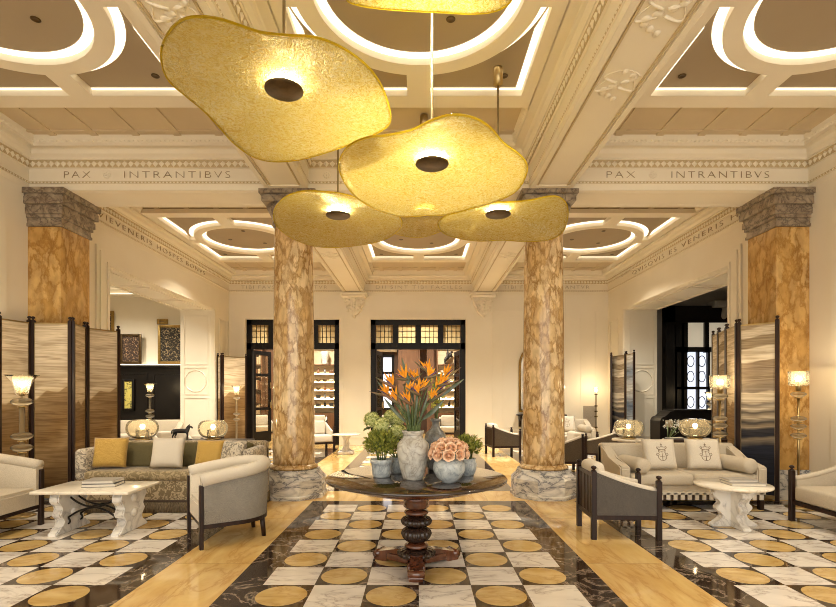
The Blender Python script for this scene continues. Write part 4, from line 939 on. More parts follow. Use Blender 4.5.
# peach roses
def rose_mesh(r):
    b = MB(); b.ball((0, 0, -r*.1), (r*.42, r*.42, r*.5), 10, 7)
    for lay, (rr, h, n, op) in enumerate(((.26, .72, 3, .0), (.44, .70, 4, .10), (.66, .60, 5, .45), (.92, .38, 6, .9))):
        for k in range(n):
            a0 = 2*PI*k/n+lay*.7; sp = 2*PI/n*.66; vs = []; g = 5
            for i in range(g+1):
                for j in range(g+1):
                    u = (i/g-.5)*2; v = j/g; a = a0+u*sp; q = rr*r*(.5+.5*math.sin(v*PI*.55))*(1+op*.32*v**4)+.004*u
                    vs.append((q*math.cos(a), q*math.sin(a), r*(-.45+(h+.45)*v*(1-.22*u*u)-op*.14*v**6)))
            b.add(vs, [(i*(g+1)+j, (i+1)*(g+1)+j, (i+1)*(g+1)+j+1, i*(g+1)+j+1) for i in range(g) for j in range(g)], 0, True)
    return b
c5 = Vector((v5.location.x, v5.location.y, .78+.215)); rose0 = None
ROSES = []
for ring, (nn, el, rad_) in enumerate(((1, 1.5, .125), (6, 1.02, .13), (10, .52, .14), (10, .08, .14))):
    for k in range(nn): ROSES.append((2*PI*k/nn+ring*.5, el, rad_))
def rose_label(d):
    h = 'topmost' if d.z > .9 else 'high' if d.z > .65 else 'middle' if d.z > .3 else 'low'
    return h
for i, (a, el, rad_) in enumerate(ROSES):
    d = Vector((math.cos(a)*math.cos(el), math.sin(a)*math.cos(el), math.sin(el))); p = c5+Vector((d.x*rad_*1.05, d.y*rad_*1.05, .01+d.z*rad_*.95))
    front = d.y < .25
    lbl = 'full peach rose of the dome of roses in the globe vase'
    if i == 0:
        rose0 = thing('rose', lbl, 'rose', p, 0, 'peach roses in the globe vase'); rose_mesh(.038).build('rose_head', 'rose', rose0, normals=False)
        b = MB(); b.tube([(0, 0, -.02), (0, 0, -.05), (0, 0, -.09)], .004, 5); b.build('stem', 'roseleaf', rose0); r_ = rose0
    else: r_ = dup(rose0, p)
    r_.rotation_euler = d.to_track_quat('Z', 'Y').to_euler()
    s_ = random.uniform(.92, 1.12); r_.scale = (s_,)*3

# ------------------------------------------------------------------ armchairs
def finial(b, x, y, z, s_=1):
    b.lathe([(.020*s_, 0), (.024*s_, .006), (.012*s_, .014), (.012*s_, .02), (.024*s_, .032), (.026*s_, .04), (.018*s_, .054), (0, .06)], (x, y, z), 14)
def post_chair(label, loc, rz, outer, group=None, inner='creamlight', d=.66, w_=.64):
    root = thing('armchair', label, 'armchair', loc, rz, group); hx, hy = d/2, w_/2; ps = .026
    for (x, y, h) in ((-hx, -hy, .70), (-hx, hy, .70), (hx, -hy, .60), (hx, hy, .60)):
        b = MB(); b.box((x-ps, y-ps, .0), (x+ps, y+ps, h), bev=.004, smooth=False); finial(b, x, y, h, 1.15); b.build('post', 'darkwood', root)
    b = MB()
    for y in (-hy, hy): b.box((-hx+ps, y-.016, .205), (hx-ps, y+.016, .25))
    for x in (-hx, hx): b.box((x-.016, -hy+ps, .205), (x+.016, hy-ps, .25))
    b.box((-hx, -hy, .225), (hx, hy, .25)); b.build('seat_rail', 'darkwood', root)
    b = MB(); b.box((-hx-.014, -hy+ps, .64), (-hx+.014, hy-ps, .68)); n = 9
    for i in range(n):
        y = -hy+ps+(w_-2*ps)*(i+.5)/n; b.box((-hx-.01, y-.017, .25), (-hx+.01, y+.017, .64))
    b.box((-hx+.011, -hy+ps, .25), (-hx+.016, hy-ps, .66)); b.build('back_slats', 'darkwood', root)
    top = lambda u: .50+.19*(1-u)**1.35
    for s2 in (-1, 1):
        y = s2*hy; xs_ = [i/14 for i in range(15)]; poly = [(-hx+ps, .25), (hx-ps, .25)]+[(-hx+ps+(d-2*ps)*u, top(u)) for u in xs_[::-1]]
        b = MB(); b.prism(poly, y-.014, y+.014, 'y'); b.build('side_panel', outer, root)
        b = MB(); pts = [(-hx+ps+(d-2*ps)*u, y-s2*.022, top(u)+.006) for u in xs_]; b.tube(pts, .032, 10)
        b.prism([(-hx+ps, .25), (hx-ps, .25)]+[(-hx+ps+(d-2*ps)*u, top(u)+.0) for u in xs_[::-1]], y-s2*.046, y-s2*.0145, 'y'); b.build('arm_pad', inner, root)
    b = MB(); b.box((-hx+.03, -hy+.05, .25), (hx+.015, hy-.05, .43), bev=.035, seg=3); b.build('seat_cushion', inner, root)
    b = MB(); b.box((-.075, -hy+.055, 0), (.075, hy-.055, .36), bev=.06, seg=4, T=Tr(-hx+.11, 0, .42) @ R('Y', -.14)); b.build('back_cushion', inner, root)
    return root
gc = post_chair('armchair with grey woven sides and a slatted dark back, right of the round table', (2.14, 5.44, 0), math.radians(-2), 'greyweave', w_=.53)
rc = post_chair('cream armchair with dark posts at the right edge of the picture', (4.76, 5.56, 0), PI, 'cream', inner='cream', d=.74, w_=.74)

def barrel(label, loc, rz, outer, inner='creamlight', hf=.70, hb=.80, group=None, wd=.36, dp=.36, rim_r=.042):
    root = thing('armchair', label, 'armchair', loc, rz, group)
    pts = []; n1_, n2_ = 6, 22
    for i in range(n1_): pts.append((dp*(1-i/n1_), -wd))
    for i in range(n2_+1): a = -PI/2-PI*i/n2_; pts.append((wd*.95*math.cos(a), wd*math.sin(a)))
    for i in range(1, n1_+1): pts.append((dp*i/n1_, wd))
    n = len(pts); hgt = []
    for i in range(n): q = math.sin(PI*i/(n-1)); hgt.append(hf+(hb-hf)*q**.9)
    cen = Vector((.05, 0))
    def off(p, d):
        v = Vector((p[0], p[1])); q = Vector((min(0, p[0]), p[1])); nn = q.normalized() if p[0] <= 0 else Vector((0, math.copysign(1, p[1]))); v = v+nn*d; return v
    b = MB(); vs = []; fs = []
    for i, p in enumerate(pts):
        o_ = off(p, .03); u = off(p, .012); vs += [(u.x, u.y, .235), (o_.x, o_.y, hgt[i]-.06), (off(p, -.02).x, off(p, -.02).y, hgt[i]-.05)]
    for i in range(n-1): fs += [(i*3, i*3+3, i*3+4, i*3+1), (i*3+1, i*3+4, i*3+5, i*3+2)]
    b.add(vs, fs, 0, True); b.build('outer_shell', outer, root)
    b = MB(); vs = []; fs = []
    for i, p in enumerate(pts): i_ = off(p, -.07); vs += [(i_.x, i_.y, .235), (i_.x, i_.y, hgt[i]-.05), (off(p, -.02).x, off(p, -.02).y, hgt[i]-.04)]
    for i in range(n-1): fs += [(i*3, i*3+1, i*3+4, i*3+3), (i*3+1, i*3+2, i*3+5, i*3+4)]
    for e in (0, n-1): 
        p = pts[e]; a_, c_ = off(p, .012), off(p, -.07); b.add([(a_.x, a_.y, .235), (c_.x, c_.y, .235), (c_.x, c_.y, hgt[e]-.05), (off(p, .03).x, off(p, .03).y, hgt[e]-.06)], [(0, 1, 2, 3)])
    b.add(vs, fs, 0, True)
    b.build('inner_lining', inner, root)
    b = MB(); b.tube([(off(p, -.012).x, off(p, -.012).y, hgt[i]-.045) for i, p in enumerate(pts)], .066, 12); b.build('rim_roll', inner, root)
    b = MB(); q = [off(p, .016) for p in pts]; b.prism([(v.x, v.y) for v in q], .195, .236, 'z'); b.build('base_rail', 'darkwood', root)
    for s2 in (-1, 1):
        b = MB(); b.box((dp-.016, s2*wd-.03, .0), (dp+.022, s2*wd+.03, hf-.085), bev=.004, smooth=False); b.build('front_post', 'darkwood', root)
        b = MB(); b.tube([(-wd*.72, s2*wd*.55, .22), (-wd*.78, s2*wd*.57, 0)], [.03, .022], 8); b.build('leg', 'darkwood', root)
    b = MB(); q = [off(p, -.078) for p in pts]; poly = [(v.x, v.y) for v in q]; poly[0] = (dp+.02, poly[0][1]); poly[-1] = (dp+.02, poly[-1][1])
    b.prism([(x*.97, y*.97) for x, y in poly], .24, .40); b.prism([(x*.93, y*.92) for x, y in poly], .40, .435); b.build('seat_cushion', inner, root)
    return root
bc = barrel('tub armchair with grey-blue patterned outside and cream rolled rim, by the left column', (-1.98, 5.34, 0), math.radians(213), 'greypattern')
lc = barrel('cream tub armchair at the left edge of the picture', (-4.72, 5.36, 0), 0, 'cream', inner='cream', hf=.72, hb=.84, wd=.40, dp=.40)

# far armchairs
fc = post_chair('cream armchair beside the small marble table near the library doors', (-2.62, 13.15, 0), math.radians(-62), 'cream', group='armchairs at the far end of the lobby')
tch = post_chair('brown woven armchair seen left of the right column, far back', (2.05, 12.3, 0), math.radians(8), 'taupeweave', group='armchairs at the far end of the lobby')
dup(tch, (2.70, 9.6, 0), math.radians(178), 'brown woven armchair just behind the right column base', 'armchairs at the far end of the lobby')
dup(tch, (4.0, 10.7, 0), math.radians(140), 'brown woven armchair with cream top, left of the glass dome lamp on the small table', 'armchairs at the far end of the lobby')
dup(fc, (4.05, 8.5, 0), math.radians(120), 'cream armchair behind the cream sofa, under the right dome lamp', 'armchairs at the far end of the lobby')
dup(fc, (-4.6, 9.6, 0), math.radians(-40), 'cream armchair behind the patterned sofa', 'armchairs at the far end of the lobby')

# ------------------------------------------------------------------ sofas
def crest(b, T_, s_=1):
    def line(p, r=.0035): b.tube([T_ @ Vector((x*s_, y, z*s_)) for x, y, z in p], r, 5)
    k = 22
    for s2 in (-1, 1):
        line([(s2*.045*(1-.25*abs(math.sin(i/k*5))), 0, -.005+.05*i/k) for i in range(k+1)])
        line([(0, 0, -.085), (s2*.025, 0, -.08), (s2*.045, 0, -.06), (s2*.05, 0, -.035), (s2*.035, 0, -.015), (s2*.045, 0, -.005)])
        line([(s2*.05, 0, -.03), (s2*.07, 0, -.02), (s2*.062, 0, .0), (s2*.05, 0, .0)]); line([(s2*.0, 0, .085), (s2*.02, 0, .07), (s2*.04, 0, .075), (s2*.045, 0, .05)])
        line([(s2*.048, 0, .05), (s2*.06, 0, .065), (s2*.05, 0, .08)])
    line([(-.045, 0, .047), (0, 0, .04), (.045, 0, .047)]); line([(-.04, 0, .03), (0, 0, .022), (.04, 0, .03)]); line([(0, 0, .085), (0, 0, .115)]); line([(-.012, 0, .10), (.012, 0, .10)])
    line([(0, 0, -.08), (0, 0, .02)]); line([(-.03, 0, -.035), (.03, 0, -.035)])
def cushion(label, loc, rot, w_, h, t, mat, group=None, crest_on=False, name='cushion'):
    b = MB(); b.pillow(w_, h, t); o = b.build(name, mat); o.location = loc; o.rotation_euler = rot; tag(o, label, 'cushion', group)
    if crest_on:
        b = MB(); crest(b, Tr(0, -t/2-.001, 0), 1.15); c = b.build('embroidered_crest', 'thread', o)
    return o
def bolster(label, loc, rz, L, r, mat, group=None, tilt=0):
    b = MB(); b.lathe([(0, -L/2-.012), (.02, -L/2-.014), (r*.8, -L/2-.005), (r*.97, -L/2+.015), (r, -L/2+.04), (r, L/2-.04), (r*.97, L/2-.015), (r*.8, L/2+.005), (.02, L/2+.014), (0, L/2+.012)], n=24)
    o = b.build('bolster', mat); o.location = loc; o.rotation_euler = (PI/2+tilt, 0, rz); tag(o, label, 'cushion', group); return o
def cream_sofa(label, loc, rz, w_, d=.80, grp=None):
    """faces -y; origin at the floor centre"""
    root = thing('sofa', label, 'sofa', loc, rz, grp); hx, hy = w_/2, d/2; aw = .13
    b = MB(); b.box((-hx+.01, -hy+.02, .22), (hx-.01, hy-.02, .32), bev=.01); b.build('base', 'cream', root)
    b = MB(); b.box((-hx+.02, -hy+.028, .13), (hx-.02, hy-.03, .22)); b.build('tape_band', 'browntrim', root)
    b = MB(); n = int(w_/.092)
    for i in range(n):
        x = -hx+.02+(w_-.04)*(i+.5)/n; b.box((x-.024, -hy+.012, .135), (x+.024, -hy+.028, .225))
    b.box((-hx+.015, -hy+.012, .205), (hx-.015, -hy+.03, .24))
    for s2 in (-1, 1):
        m = int(d/.092)
        for i in range(m):
            y = -hy+.03+(d-.06)*(i+.5)/m; x0, x1 = sorted((s2*(hx-.02), s2*(hx-.006))); b.box((x0, y-.024, .135), (x1, y+.024, .225))
    b.build('valance', 'creamlight', root)
    for x in (-hx+.05, hx-.05):
        for y in (-hy+.06, hy-.06):
            b = MB(); b.box((x-.028, y-.028, 0), (x+.028, y+.028, .135)); b.build('leg', 'darkwood', root)
    b = MB(); b.box((-hx, -.10, -.02), (hx, .10, .50), bev=.05, seg=3, T=Tr(0, hy-.12, .30) @ R('X', -.10)); b.build('backrest', 'cream', root)
    for s2 in (-1, 1):
        x0, x1 = sorted((s2*(hx-aw), s2*hx)); pr = [(-hy, .22), (hy-.04, .22), (hy-.02, .76), (hy-.16, .77), (hy-.30, .70), (hy-.42, .615), (-hy+.12, .575), (-hy+.02, .57), (-hy, .54)]
        b = MB(); b.prism(pr, x0, x1, 'x'); bmesh.ops.bevel(b.bm, geom=b.bm.edges[:], offset=.018, segments=2, affect='EDGES'); o = b.build('arm', 'cream', root)
    for s2 in (-1, 1):
        x0, x1 = sorted((s2*.004, s2*(hx-aw-.002))); b = MB(); b.box((x0, -hy-.02, .32), (x1, hy-.24, .47), bev=.04, seg=3); b.build('seat_cushion', 'cream', root)
    return root
rs = cream_sofa('long cream sofa with brown and white tab valance, facing the viewer at right', (3.52, 6.86, 0), 0, 1.88, .84)
cushion('cream cushion with embroidered crest on the left half of the cream sofa', (3.24, 6.79, .685), (-.26, 0, .06), .46, .42, .15, 'creamlight', 'crested cushions', True)
cushion('cream cushion with embroidered crest on the right half of the cream sofa', (3.83, 6.79, .685), (-.26, 0, -.05), .46, .42, .15, 'creamlight', 'crested cushions', True)
bolster('cream bolster lying along the left arm of the cream sofa', (2.83, 6.66, .572), .16, .50, .10, 'cream', 'bolsters on the cream sofa')
bolster('cream bolster lying along the right arm of the cream sofa', (4.19, 6.66, .572), .18, .52, .10, 'cream', 'bolsters on the cream sofa')
fs_ = cream_sofa('far cream sofa against the back wall, seen right of the right column', (3.75, 13.6, 0), 0, 1.8, .8)
cushion('crested cream cushion on the far sofa beside the right column', (3.95, 13.48, .69), (-.26, 0, 0), .48, .44, .15, 'creamlight', 'crested cushions', True)
bolster('small cream bolster at the right arm of the far sofa', (4.40, 13.4, .572), .15, .46, .10, 'cream', 'far bolsters')
cream_sofa('cream sofa in the left side room under the pictures', (-7.2, 13.0, 0), .25, 2.0, .85)

# patterned sofa on the left
SX0, SX1, SY0, SY1 = -4.33, -2.08, 6.32, 7.04
sc_ = ((SX0+SX1)/2, (SY0+SY1)/2, 0); hx, hy = (SX1-SX0)/2, (SY1-SY0)/2
root = thing('sofa', 'damask sofa with khaki seat, olive back cushions and bullion fringe at left', 'sofa', sc_)
b = MB(); b.box((-hx, -hy, .12), (hx, hy, .42), bev=.03, seg=2); b.build('base', 'damask', root)
b = MB(); n = 150; vs = []; fs = []
per = [(-hx, hy), (-hx, -hy), (hx, -hy), (hx, hy)]
for e in range(3):
    (x0, y0), (x1, y1) = per[e], per[e+1]; m = int(math.hypot(x1-x0, y1-y0)/.02)
    for i in range(m):
        x, y = x0+(x1-x0)*(i+.5)/m, y0+(y1-y0)*(i+.5)/m; b.tube([(x, y, .15), (x+random.uniform(-.002, .002), y-.006, .08), (x, y-.004, .008)], .0105, 5)
b.build('bullion_fringe', 'fringe', root)
b = MB(); b.box((-hx+.0, -hy-.012, .135), (hx, -hy+.01, .165), bev=.008); b.build('braid', 'browntrim', root)
b = MB(); b.box((-hx+.13, -hy-.03, .40), (hx-.13, hy-.2, .525), bev=.05, seg=3); b.build('seat_cushion', 'sofaseat', root)
b = MB(); b.box((-hx, -.09, 0), (hx, .09, .47), bev=.05, seg=3, T=Tr(0, hy-.09, .38)); b.build('backrest', 'damask', root)
for s2 in (-1, 1):
    x0, x1 = sorted((s2*(hx-.14), s2*hx)); b = MB(); b.box((x0, -hy, .40), (x1, hy-.02, .80), bev=.05, seg=3); b.build('arm', 'damaskgrey', root)
for i in range(3):
    x0 = -hx+.15+i*(2*hx-.30)/3; b = MB(); b.box((x0+.004, -.09, 0), (x0+(2*hx-.30)/3-.004, .09, .34), bev=.06, seg=4, T=Tr(0, hy-.25, .50) @ R('X', -.16)); b.build('back_cushion', 'olive', root)
cushion('mustard yellow cushion with a fine diamond weave at the left of the damask sofa', (-4.0, 6.54, .735), (-.28, 0, .18), .42, .40, .15, 'mustard')
cushion('plain cream cushion in the middle of the damask sofa', (-3.25, 6.53, .735), (-.28, 0, .05), .42, .40, .15, 'creamlight')
cushion('mustard cushion partly hidden at the right of the damask sofa', (-2.72, 6.56, .72), (-.28, 0, -.1), .38, .36, .14, 'mustard')
cushion('grey damask cushion against the right arm of the damask sofa', (-2.40, 6.52, .72), (-.3, 0, -.35), .36, .36, .14, 'damaskgrey')
# ------------------------------------------------------------------ coffee tables
def trestle_profile(w0, h):
    """carved plank outline (u, z): wide scrolled foot, pinched waist, scrolled shoulder"""
    pts = [(.50, 0), (.50, .06), (.44, .10), (.36, .13), (.30, .20), (.24, .28), (.27, .36), (.36, .40), (.40, .47), (.36, .55), (.29, .58), (.31, .66), (.40, .72), (.46, .80), (.45, .90), (.38, .95), (.40, 1.0)]
    rr = [(w0*u, h*z) for u, z in pts]; return rr+[(-u, z) for u, z in rr[::-1]]
root = thing('coffee_table', 'rectangular cream marble coffee table on two carved trestle legs, at left', 'table', (-3.53, 5.55, 0))
b = MB(); b.box((-.515, -.325, .445), (.515, .325, .48), bev=.012, seg=3); b.build('tabletop', 'whitestone', root)
for x in (-.31, .35):
    b = MB(); b.prism(trestle_profile(.56, .445), x-.05, x+.05, 'x'); bmesh.ops.bevel(b.bm, geom=[e for e in b.bm.edges if abs(e.verts[0].co.x-e.verts[1].co.x) < 1e-6], offset=.012, segments=2, affect='EDGES')
    for s2 in (-1, 1):
        for zc in (.20, .36): b.ball((x+s2*.05, 0, zc), (.02, .06, .05), 10, 6)
    b.build('leg', 'legstone', root)
b = MB()
for y in (-.10, .10):
    p = [(-.30, y, .10+.02*math.cos(0))]
    b.tube([(-.30+.6*i/20, y, .13+.27*(i/20)**1.0+.03*math.sin(i/20*2*PI)) for i in range(21)], .011, 7)
    b.tube([(.26-.56*i/20, y*.6, .13+.27*(i/20)+.03*math.sin(i/20*2*PI)) for i in range(21)], .011, 7)
    b.tube([(-.30+.045*(math.cos(a)-1)*-1*(1-a/9), y, .13+.045*math.sin(-a)*(1-a/9)) for a in [k*.35 for k in range(20)]], .010, 7)
b.build('iron_stretcher', 'iron', root)
def book(name, label, loc, rz, w_, d, h, cover, group=None, title=False):
    root = thing(name, label, 'book', loc, rz, group)
    b = MB(); b.box((-w_/2+.004, -d/2+.006, .004), (w_/2-.006, d/2-.006, h-.004)); b.build('page_block', 'whitepaper', root)
    b = MB(); b.box((-w_/2, -d/2, 0), (w_/2, d/2, .004)); b.box((-w_/2, -d/2, h-.004), (w_/2, d/2, h)); b.box((-w_/2, d/2-.005, 0), (w_/2, d/2, h)); b.build('cover', cover, root)
    return root
book('book', 'thick black-covered art book lying flat on the rectangular marble table', (-3.50, 5.60, .4805), .16, .34, .26, .035, 'darkcover')
book('book', 'grey art book lying on top of the black-covered one on the rectangular marble table', (-3.51, 5.61, .516), .10, .33, .25, .032, 'greycover')
root = thing('coffee_table', 'oval-looking round cream marble table on crossed carved planks, at right', 'table', (3.56, 5.72, 0), 0)
b = MB(); b.lathe([(0, .445), (.375, .445), (.392, .452), (.396, .465), (.39, .478), (0, .48)], n=64); b.build('tabletop', 'whitestone', root)
for k, a in enumerate((PI/2, 0)):
    b = MB(); b.prism(trestle_profile(.54 if k else .52, .445), -.045, .045, 'x', T=R('Z', a)); bmesh.ops.bevel(b.bm, geom=b.bm.edges[:], offset=.008, segments=2, affect='EDGES'); b.build('leg', 'legstone', root)
book('book', 'pale grey book lying flat on the round marble table', (3.64, 5.66, .4805), -.1, .36, .27, .03, 'greycover')
book('book', 'smaller pale book lying on top of another on the round marble table', (3.63, 5.72, .511), -.04, .32, .22, .025, 'greycover')

# small marble table by the doors
root = thing('side_table', 'small cream marble pedestal table near the centre doors', 'table', (-1.80, 12.5, 0))
b = MB(); b.lathe([(0, .47), (.34, .47), (.35, .485), (.34, .50), (0, .50)], n=40); b.build('tabletop', 'whitestone', root)
b = MB(); b.box((-.18, -.18, 0), (.18, .18, .08), bev=.01); b.lathe([(.16, .08), (.11, .12), (.075, .18), (.09, .26), (.07, .34), (.10, .42), (.16, .47)], n=16); b.build('pedestal', 'legstone', root)
root = thing('side_table', 'small round table holding the left glass dome lamp, behind the cream sofa', 'table', (3.25, 7.8, 0))
b = MB(); b.lathe([(0, .77), (.24, .77), (.25, .785), (.24, .80), (0, .80)], n=40); b.build('tabletop', 'whitestone', root)
b = MB(); b.lathe([(.17, 0), (.17, .02), (.04, .05), (.03, .35), (.04, .73), (.12, .77)], n=24); b.build('pedestal', 'bronze', root)
def console(label, x0, x1, y0, y1, h):
    root = thing('console_table', label, 'table', ((x0+x1)/2, (y0+y1)/2, 0)); hx, hy = (x1-x0)/2, (y1-y0)/2
    b = MB(); b.box((-hx, -hy, h-.05), (hx, hy, h), bev=.006); b.build('tabletop', 'darkwood', root)
    b = MB(); b.box((-hx+.04, -hy+.03, h-.14), (hx-.04, hy-.03, h-.05)); b.box((-hx+.04, -hy+.03, .12), (hx-.04, hy-.03, .15)); b.build('apron', 'darkwood', root)
    for x in (-hx+.04, hx-.04):
        for y in (-hy+.04, hy-.04):
            b = MB(); b.box((x-.025, y-.025, 0), (x+.025, y+.025, h-.05)); b.build('leg', 'darkwood', root)
console('dark console table behind the damask sofa, carrying dome lamps and a bronze horse', -4.30, -2.44, 7.12, 7.50, .83)
console('dark console table behind the cream sofa, carrying the right dome lamp', 3.70, 4.50, 7.34, 7.62, .83)

# ------------------------------------------------------------------ lamps
def point(parent_loc, power, r=.04, col=(1, .78, .50)):
    l = bpy.data.lights.new('bulb_light', 'POINT'); l.energy = power; l.color = col; l.shadow_soft_size = r
    o = bpy.data.objects.new('bulb_light', l); C.objects.link(o); o.location = parent_loc; return o
def dome_lamp(label, loc, s_=1.0, grp='glass dome table lamps'):
    root = thing('table_lamp', label, 'lamp', loc, 0, grp)
    b = MB(); b.lathe([(0, 0), (.105*s_, 0), (.11*s_, .012), (.09*s_, .02), (0, .02)], n=32); b.build('base', 'brass', root)
    b = MB(); b.lathe([(.088*s_, .02), (.088*s_, .15*s_), (.084*s_, .15*s_), (.084*s_, .02)], n=32); b.build('glass_stem', 'clearglass', root)
    b = MB(); n = 18; b.lathe([(.215*s_*max(.0, math.sin(PI*(.10+.83*i/n)))**.62, (.275-.135*math.cos(PI*(.05+.93*(1-i/n)))-.135+.0)*1.0*s_+.02) for i in range(n+1)][::1], n=40); b.build('glass_dome', 'smokeglass', root)
    b = MB(); b.lathe([(0, .145*s_), (.07*s_, .145*s_), (.072*s_, .152*s_), (.05*s_, .158*s_), (0, .16*s_)], n=24); b.build('led_holder', 'brass', root)
    b = MB(); b.ball((0, 0, .195*s_), .034*s_, 14, 8); b.build('bulb', 'bulbsoft', root)
    point((0, 0, .25*s_), 1.4, .03).parent = root
    return root
dome_lamp('glass dome lamp left of the bronze horse, on the console behind the damask sofa', (at(142.5, 7.28), 7.28, .83))
dome_lamp('glass dome lamp right of the bronze horse, on the console behind the damask sofa', (at(213, 7.34), 7.34, .83), .95)
dome_lamp('glass dome lamp on the small round table, left of the two behind the cream sofa', (at(628.5, 7.78), 7.78, .80))
dome_lamp('glass dome lamp between the two crested cushions, on the console behind the cream sofa', (at(695, 7.46), 7.46, .83))
def ringed(b, z, r, s_=.5, n=28): b.lathe([(.018, z-r*s_), (r*.7, z-r*s_*.8), (r, z-r*s_*.2), (r, z+r*s_*.2), (r*.7, z+r*s_*.8), (.018, z+r*s_)], n=n)
def bell_lamp(label, loc, h=1.72, s_=1.0, metal='brass', grp=None, light=4.5):
    root = thing('floor_lamp', label, 'lamp', loc, 0, grp)
    b = MB(); b.lathe([(0, 0), (.14*s_, 0), (.145*s_, .012), (.12*s_, .03), (.03*s_, .045), (.02*s_, .06)], n=32); b.build('base', metal, root)
    b = MB(); b.lathe([(.030*s_, .06), (.030*s_, h-.27)], n=20); b.build('glass_pole', 'poleglass', root)
    b = MB(); b.lathe([(.005, .06), (.005, h-.20)], n=10); b.build('rod', metal, root)
    for zz in (h-.30, h-.72, h-.86):
        b = MB(); ringed(b, zz, .115*s_, .42); b.build('glass_ring', 'poleglass', root)
        b = MB(); b.lathe([(.012, zz-.075*s_), (.045*s_, zz-.07*s_), (.045*s_, zz-.055*s_), (.012, zz-.05*s_)], n=20); b.build('collar', metal, root)
    b = MB(); b.lathe([(.055*s_, h-.22), (.07*s_, h-.20), (.085*s_, h-.12), (.115*s_, h-.04), (.165*s_, h+.02), (.18*s_, h+.025), (.155*s_, h+.008), (.11*s_, h-.045), (.08*s_, h-.12), (.06*s_, h-.20)], n=36); b.build('bell_shade', 'shadeglass', root)
    b = MB(); b.lathe([(.03*s_, h-.23), (.035*s_, h-.15), (0, h-.14)], n=16); b.build('socket', metal, root)
    b = MB(); b.ball((0, 0, h-.09), .036*s_, 14, 8); b.build('bulb', 'bulb', root)
    if light: p = point((0, 0, h-.03), light); p.parent = root
    return root
def cup_lamp(label, loc, h=1.74, s_=1.0, grp=None, light=4.5):
    root = thing('floor_lamp', label, 'lamp', loc, 0, grp)
    b = MB(); b.lathe([(0, 0), (.15*s_, 0), (.155*s_, .014), (.12*s_, .03), (.04*s_, .05), (.022*s_, .10)], n=32); b.build('base', 'brass', root)
    b = MB(); b.lathe([(.014*s_, .10), (.014*s_, h-.30)], n=16); b.build('pole', 'brass', root)
    for zz in (h-.30, h-.62, h-.72, h-.84):
        b = MB(); ringed(b, zz, .088*s_, .40); b.build('glass_ring', 'poleglass', root)
        b = MB(); b.lathe([(.012, zz-.055*s_), (.05*s_, zz-.05*s_), (.05*s_, zz-.038*s_), (.012, zz-.03*s_)], n=20); b.build('collar', 'brass', root)
    b = MB(); b.lathe([(.03*s_, h-.20), (.10*s_, h-.185), (.112*s_, h-.17), (.118*s_, h), (.112*s_, h), (.106*s_, h-.165), (.03*s_, h-.18)], n=32); b.build('cup_shade', 'shadeglass', root)
    b = MB(); b.lathe([(.03*s_, h-.26), (.035*s_, h-.14), (0, h-.13)], n=16); b.build('socket', 'brass', root)
    b = MB(); b.ball((0, 0, h-.10), .038*s_, 14, 8); b.build('bulb', 'bulb', root)
    if light: p = point((0, 0, h-.03), light); p.parent = root
    return root
bell_lamp('tall glass floor lamp with bell shade before the painted screen at the left edge', (at(22, 6.15), 6.15, 0), 1.70)
bell_lamp('bell-shaded glass floor lamp against the black panelling of the left side room', (at(150, 13.6), 13.6, 0), 1.75)
bell_lamp('slender glass floor lamp before the far left painted screen', (at(236.5, 13.35), 13.35, 0), 1.68, .8)
cup_lamp('tall glass floor lamp with cup shade standing left of the seascape screen', (at(720, 7.25), 7.25, 0), 1.76, 1.15)
cup_lamp('tall brass and glass floor lamp with cup shade behind the right-hand cream armchair', (at(798.5, 6.62), 6.62, 0), 1.79)
root = thing('floor_lamp', 'thin bronze candlestick floor lamp against the cream back wall at right', 'lamp', (at(596, 14.2), 14.2, 0))
b = MB(); b.lathe([(0, 0), (.14, 0), (.14, .02), (.03, .05), (.016, .10)], n=24); b.build('base', 'bronze', root)
b = MB(); b.lathe([(.016, .08), (.016, 1.5)], n=12); b.build('pole', 'bronze', root)
for zz in (.55, .85, 1.0, 1.15, 1.48):
    b = MB(); ringed(b, zz, .05, .4, 16); b.build('bead', 'bronze', root)
b = MB(); b.lathe([(.055, 1.52), (.065, 1.56), (.06, 1.68), (.055, 1.68), (.055, 1.56)], n=20); b.build('cup_shade', 'shadeglass', root)
b = MB(); b.ball((0, 0, 1.60), (.03, .03, .05), 10, 8); b.build('bulb', 'bulb', root)
point((0, 0, 1.70), 7).parent = root
bell_lamp('small lamp glowing in the dark right side room', (at(709.5, 13.7), 13.7, 0), 1.52, .8)

# ------------------------------------------------------------------ bronze horse
hz_ = (at(181, 7.3), 7.3, .83)
root = thing('horse_figurine', 'dark bronze horse figurine standing on the console between two dome lamps', 'figurine', hz_)
V = [(0, 0, .125), (.06, 0, .128), (-.06, 0, .13), (-.085, 0, .13), (.085, 0, .135), (.11, 0, .165), (.125, 0, .195), (.15, 0, .185), (.172, 0, .165)]
E = [(0, 1), (0, 2), (2, 3), (1, 4), (4, 5), (5, 6), (6, 7), (7, 8)]; RR = [.034, .036, .035, .03, .032, .022, .018, .016, .010]
def leg(top, pts):
    p = top
    for (x, y, z, r) in pts: V.append((x, y, z)); RR.append(r); E.append((p, len(V)-1)); p = len(V)-1
for y, o_ in ((.02, .0), (-.02, .018)):
    leg(4, [(.08+o_, y, .10, .018), (.082+o_*1.5, y, .06, .010), (.078+o_, y, .02, .008), (.085+o_, y, .006, .010)])
    leg(3, [(-.085-o_*.6, y, .10, .022), (-.078-o_, y, .075, .014), (-.098-o_, y, .048, .010), (-.092-o_, y, .018, .008), (-.084-o_, y, .006, .010)])
leg(3, [(-.115, 0, .145, .010), (-.135, 0, .12, .010), (-.14, 0, .08, .007)])
skinned('body', V, E, RR, 'bronzedark', root, 2)
b = MB(); b.tube([(.075, 0, .172), (.10, 0, .195), (.122, 0, .22)], [.006, .01, .004], 6); b.build('mane', 'bronzedark', root)
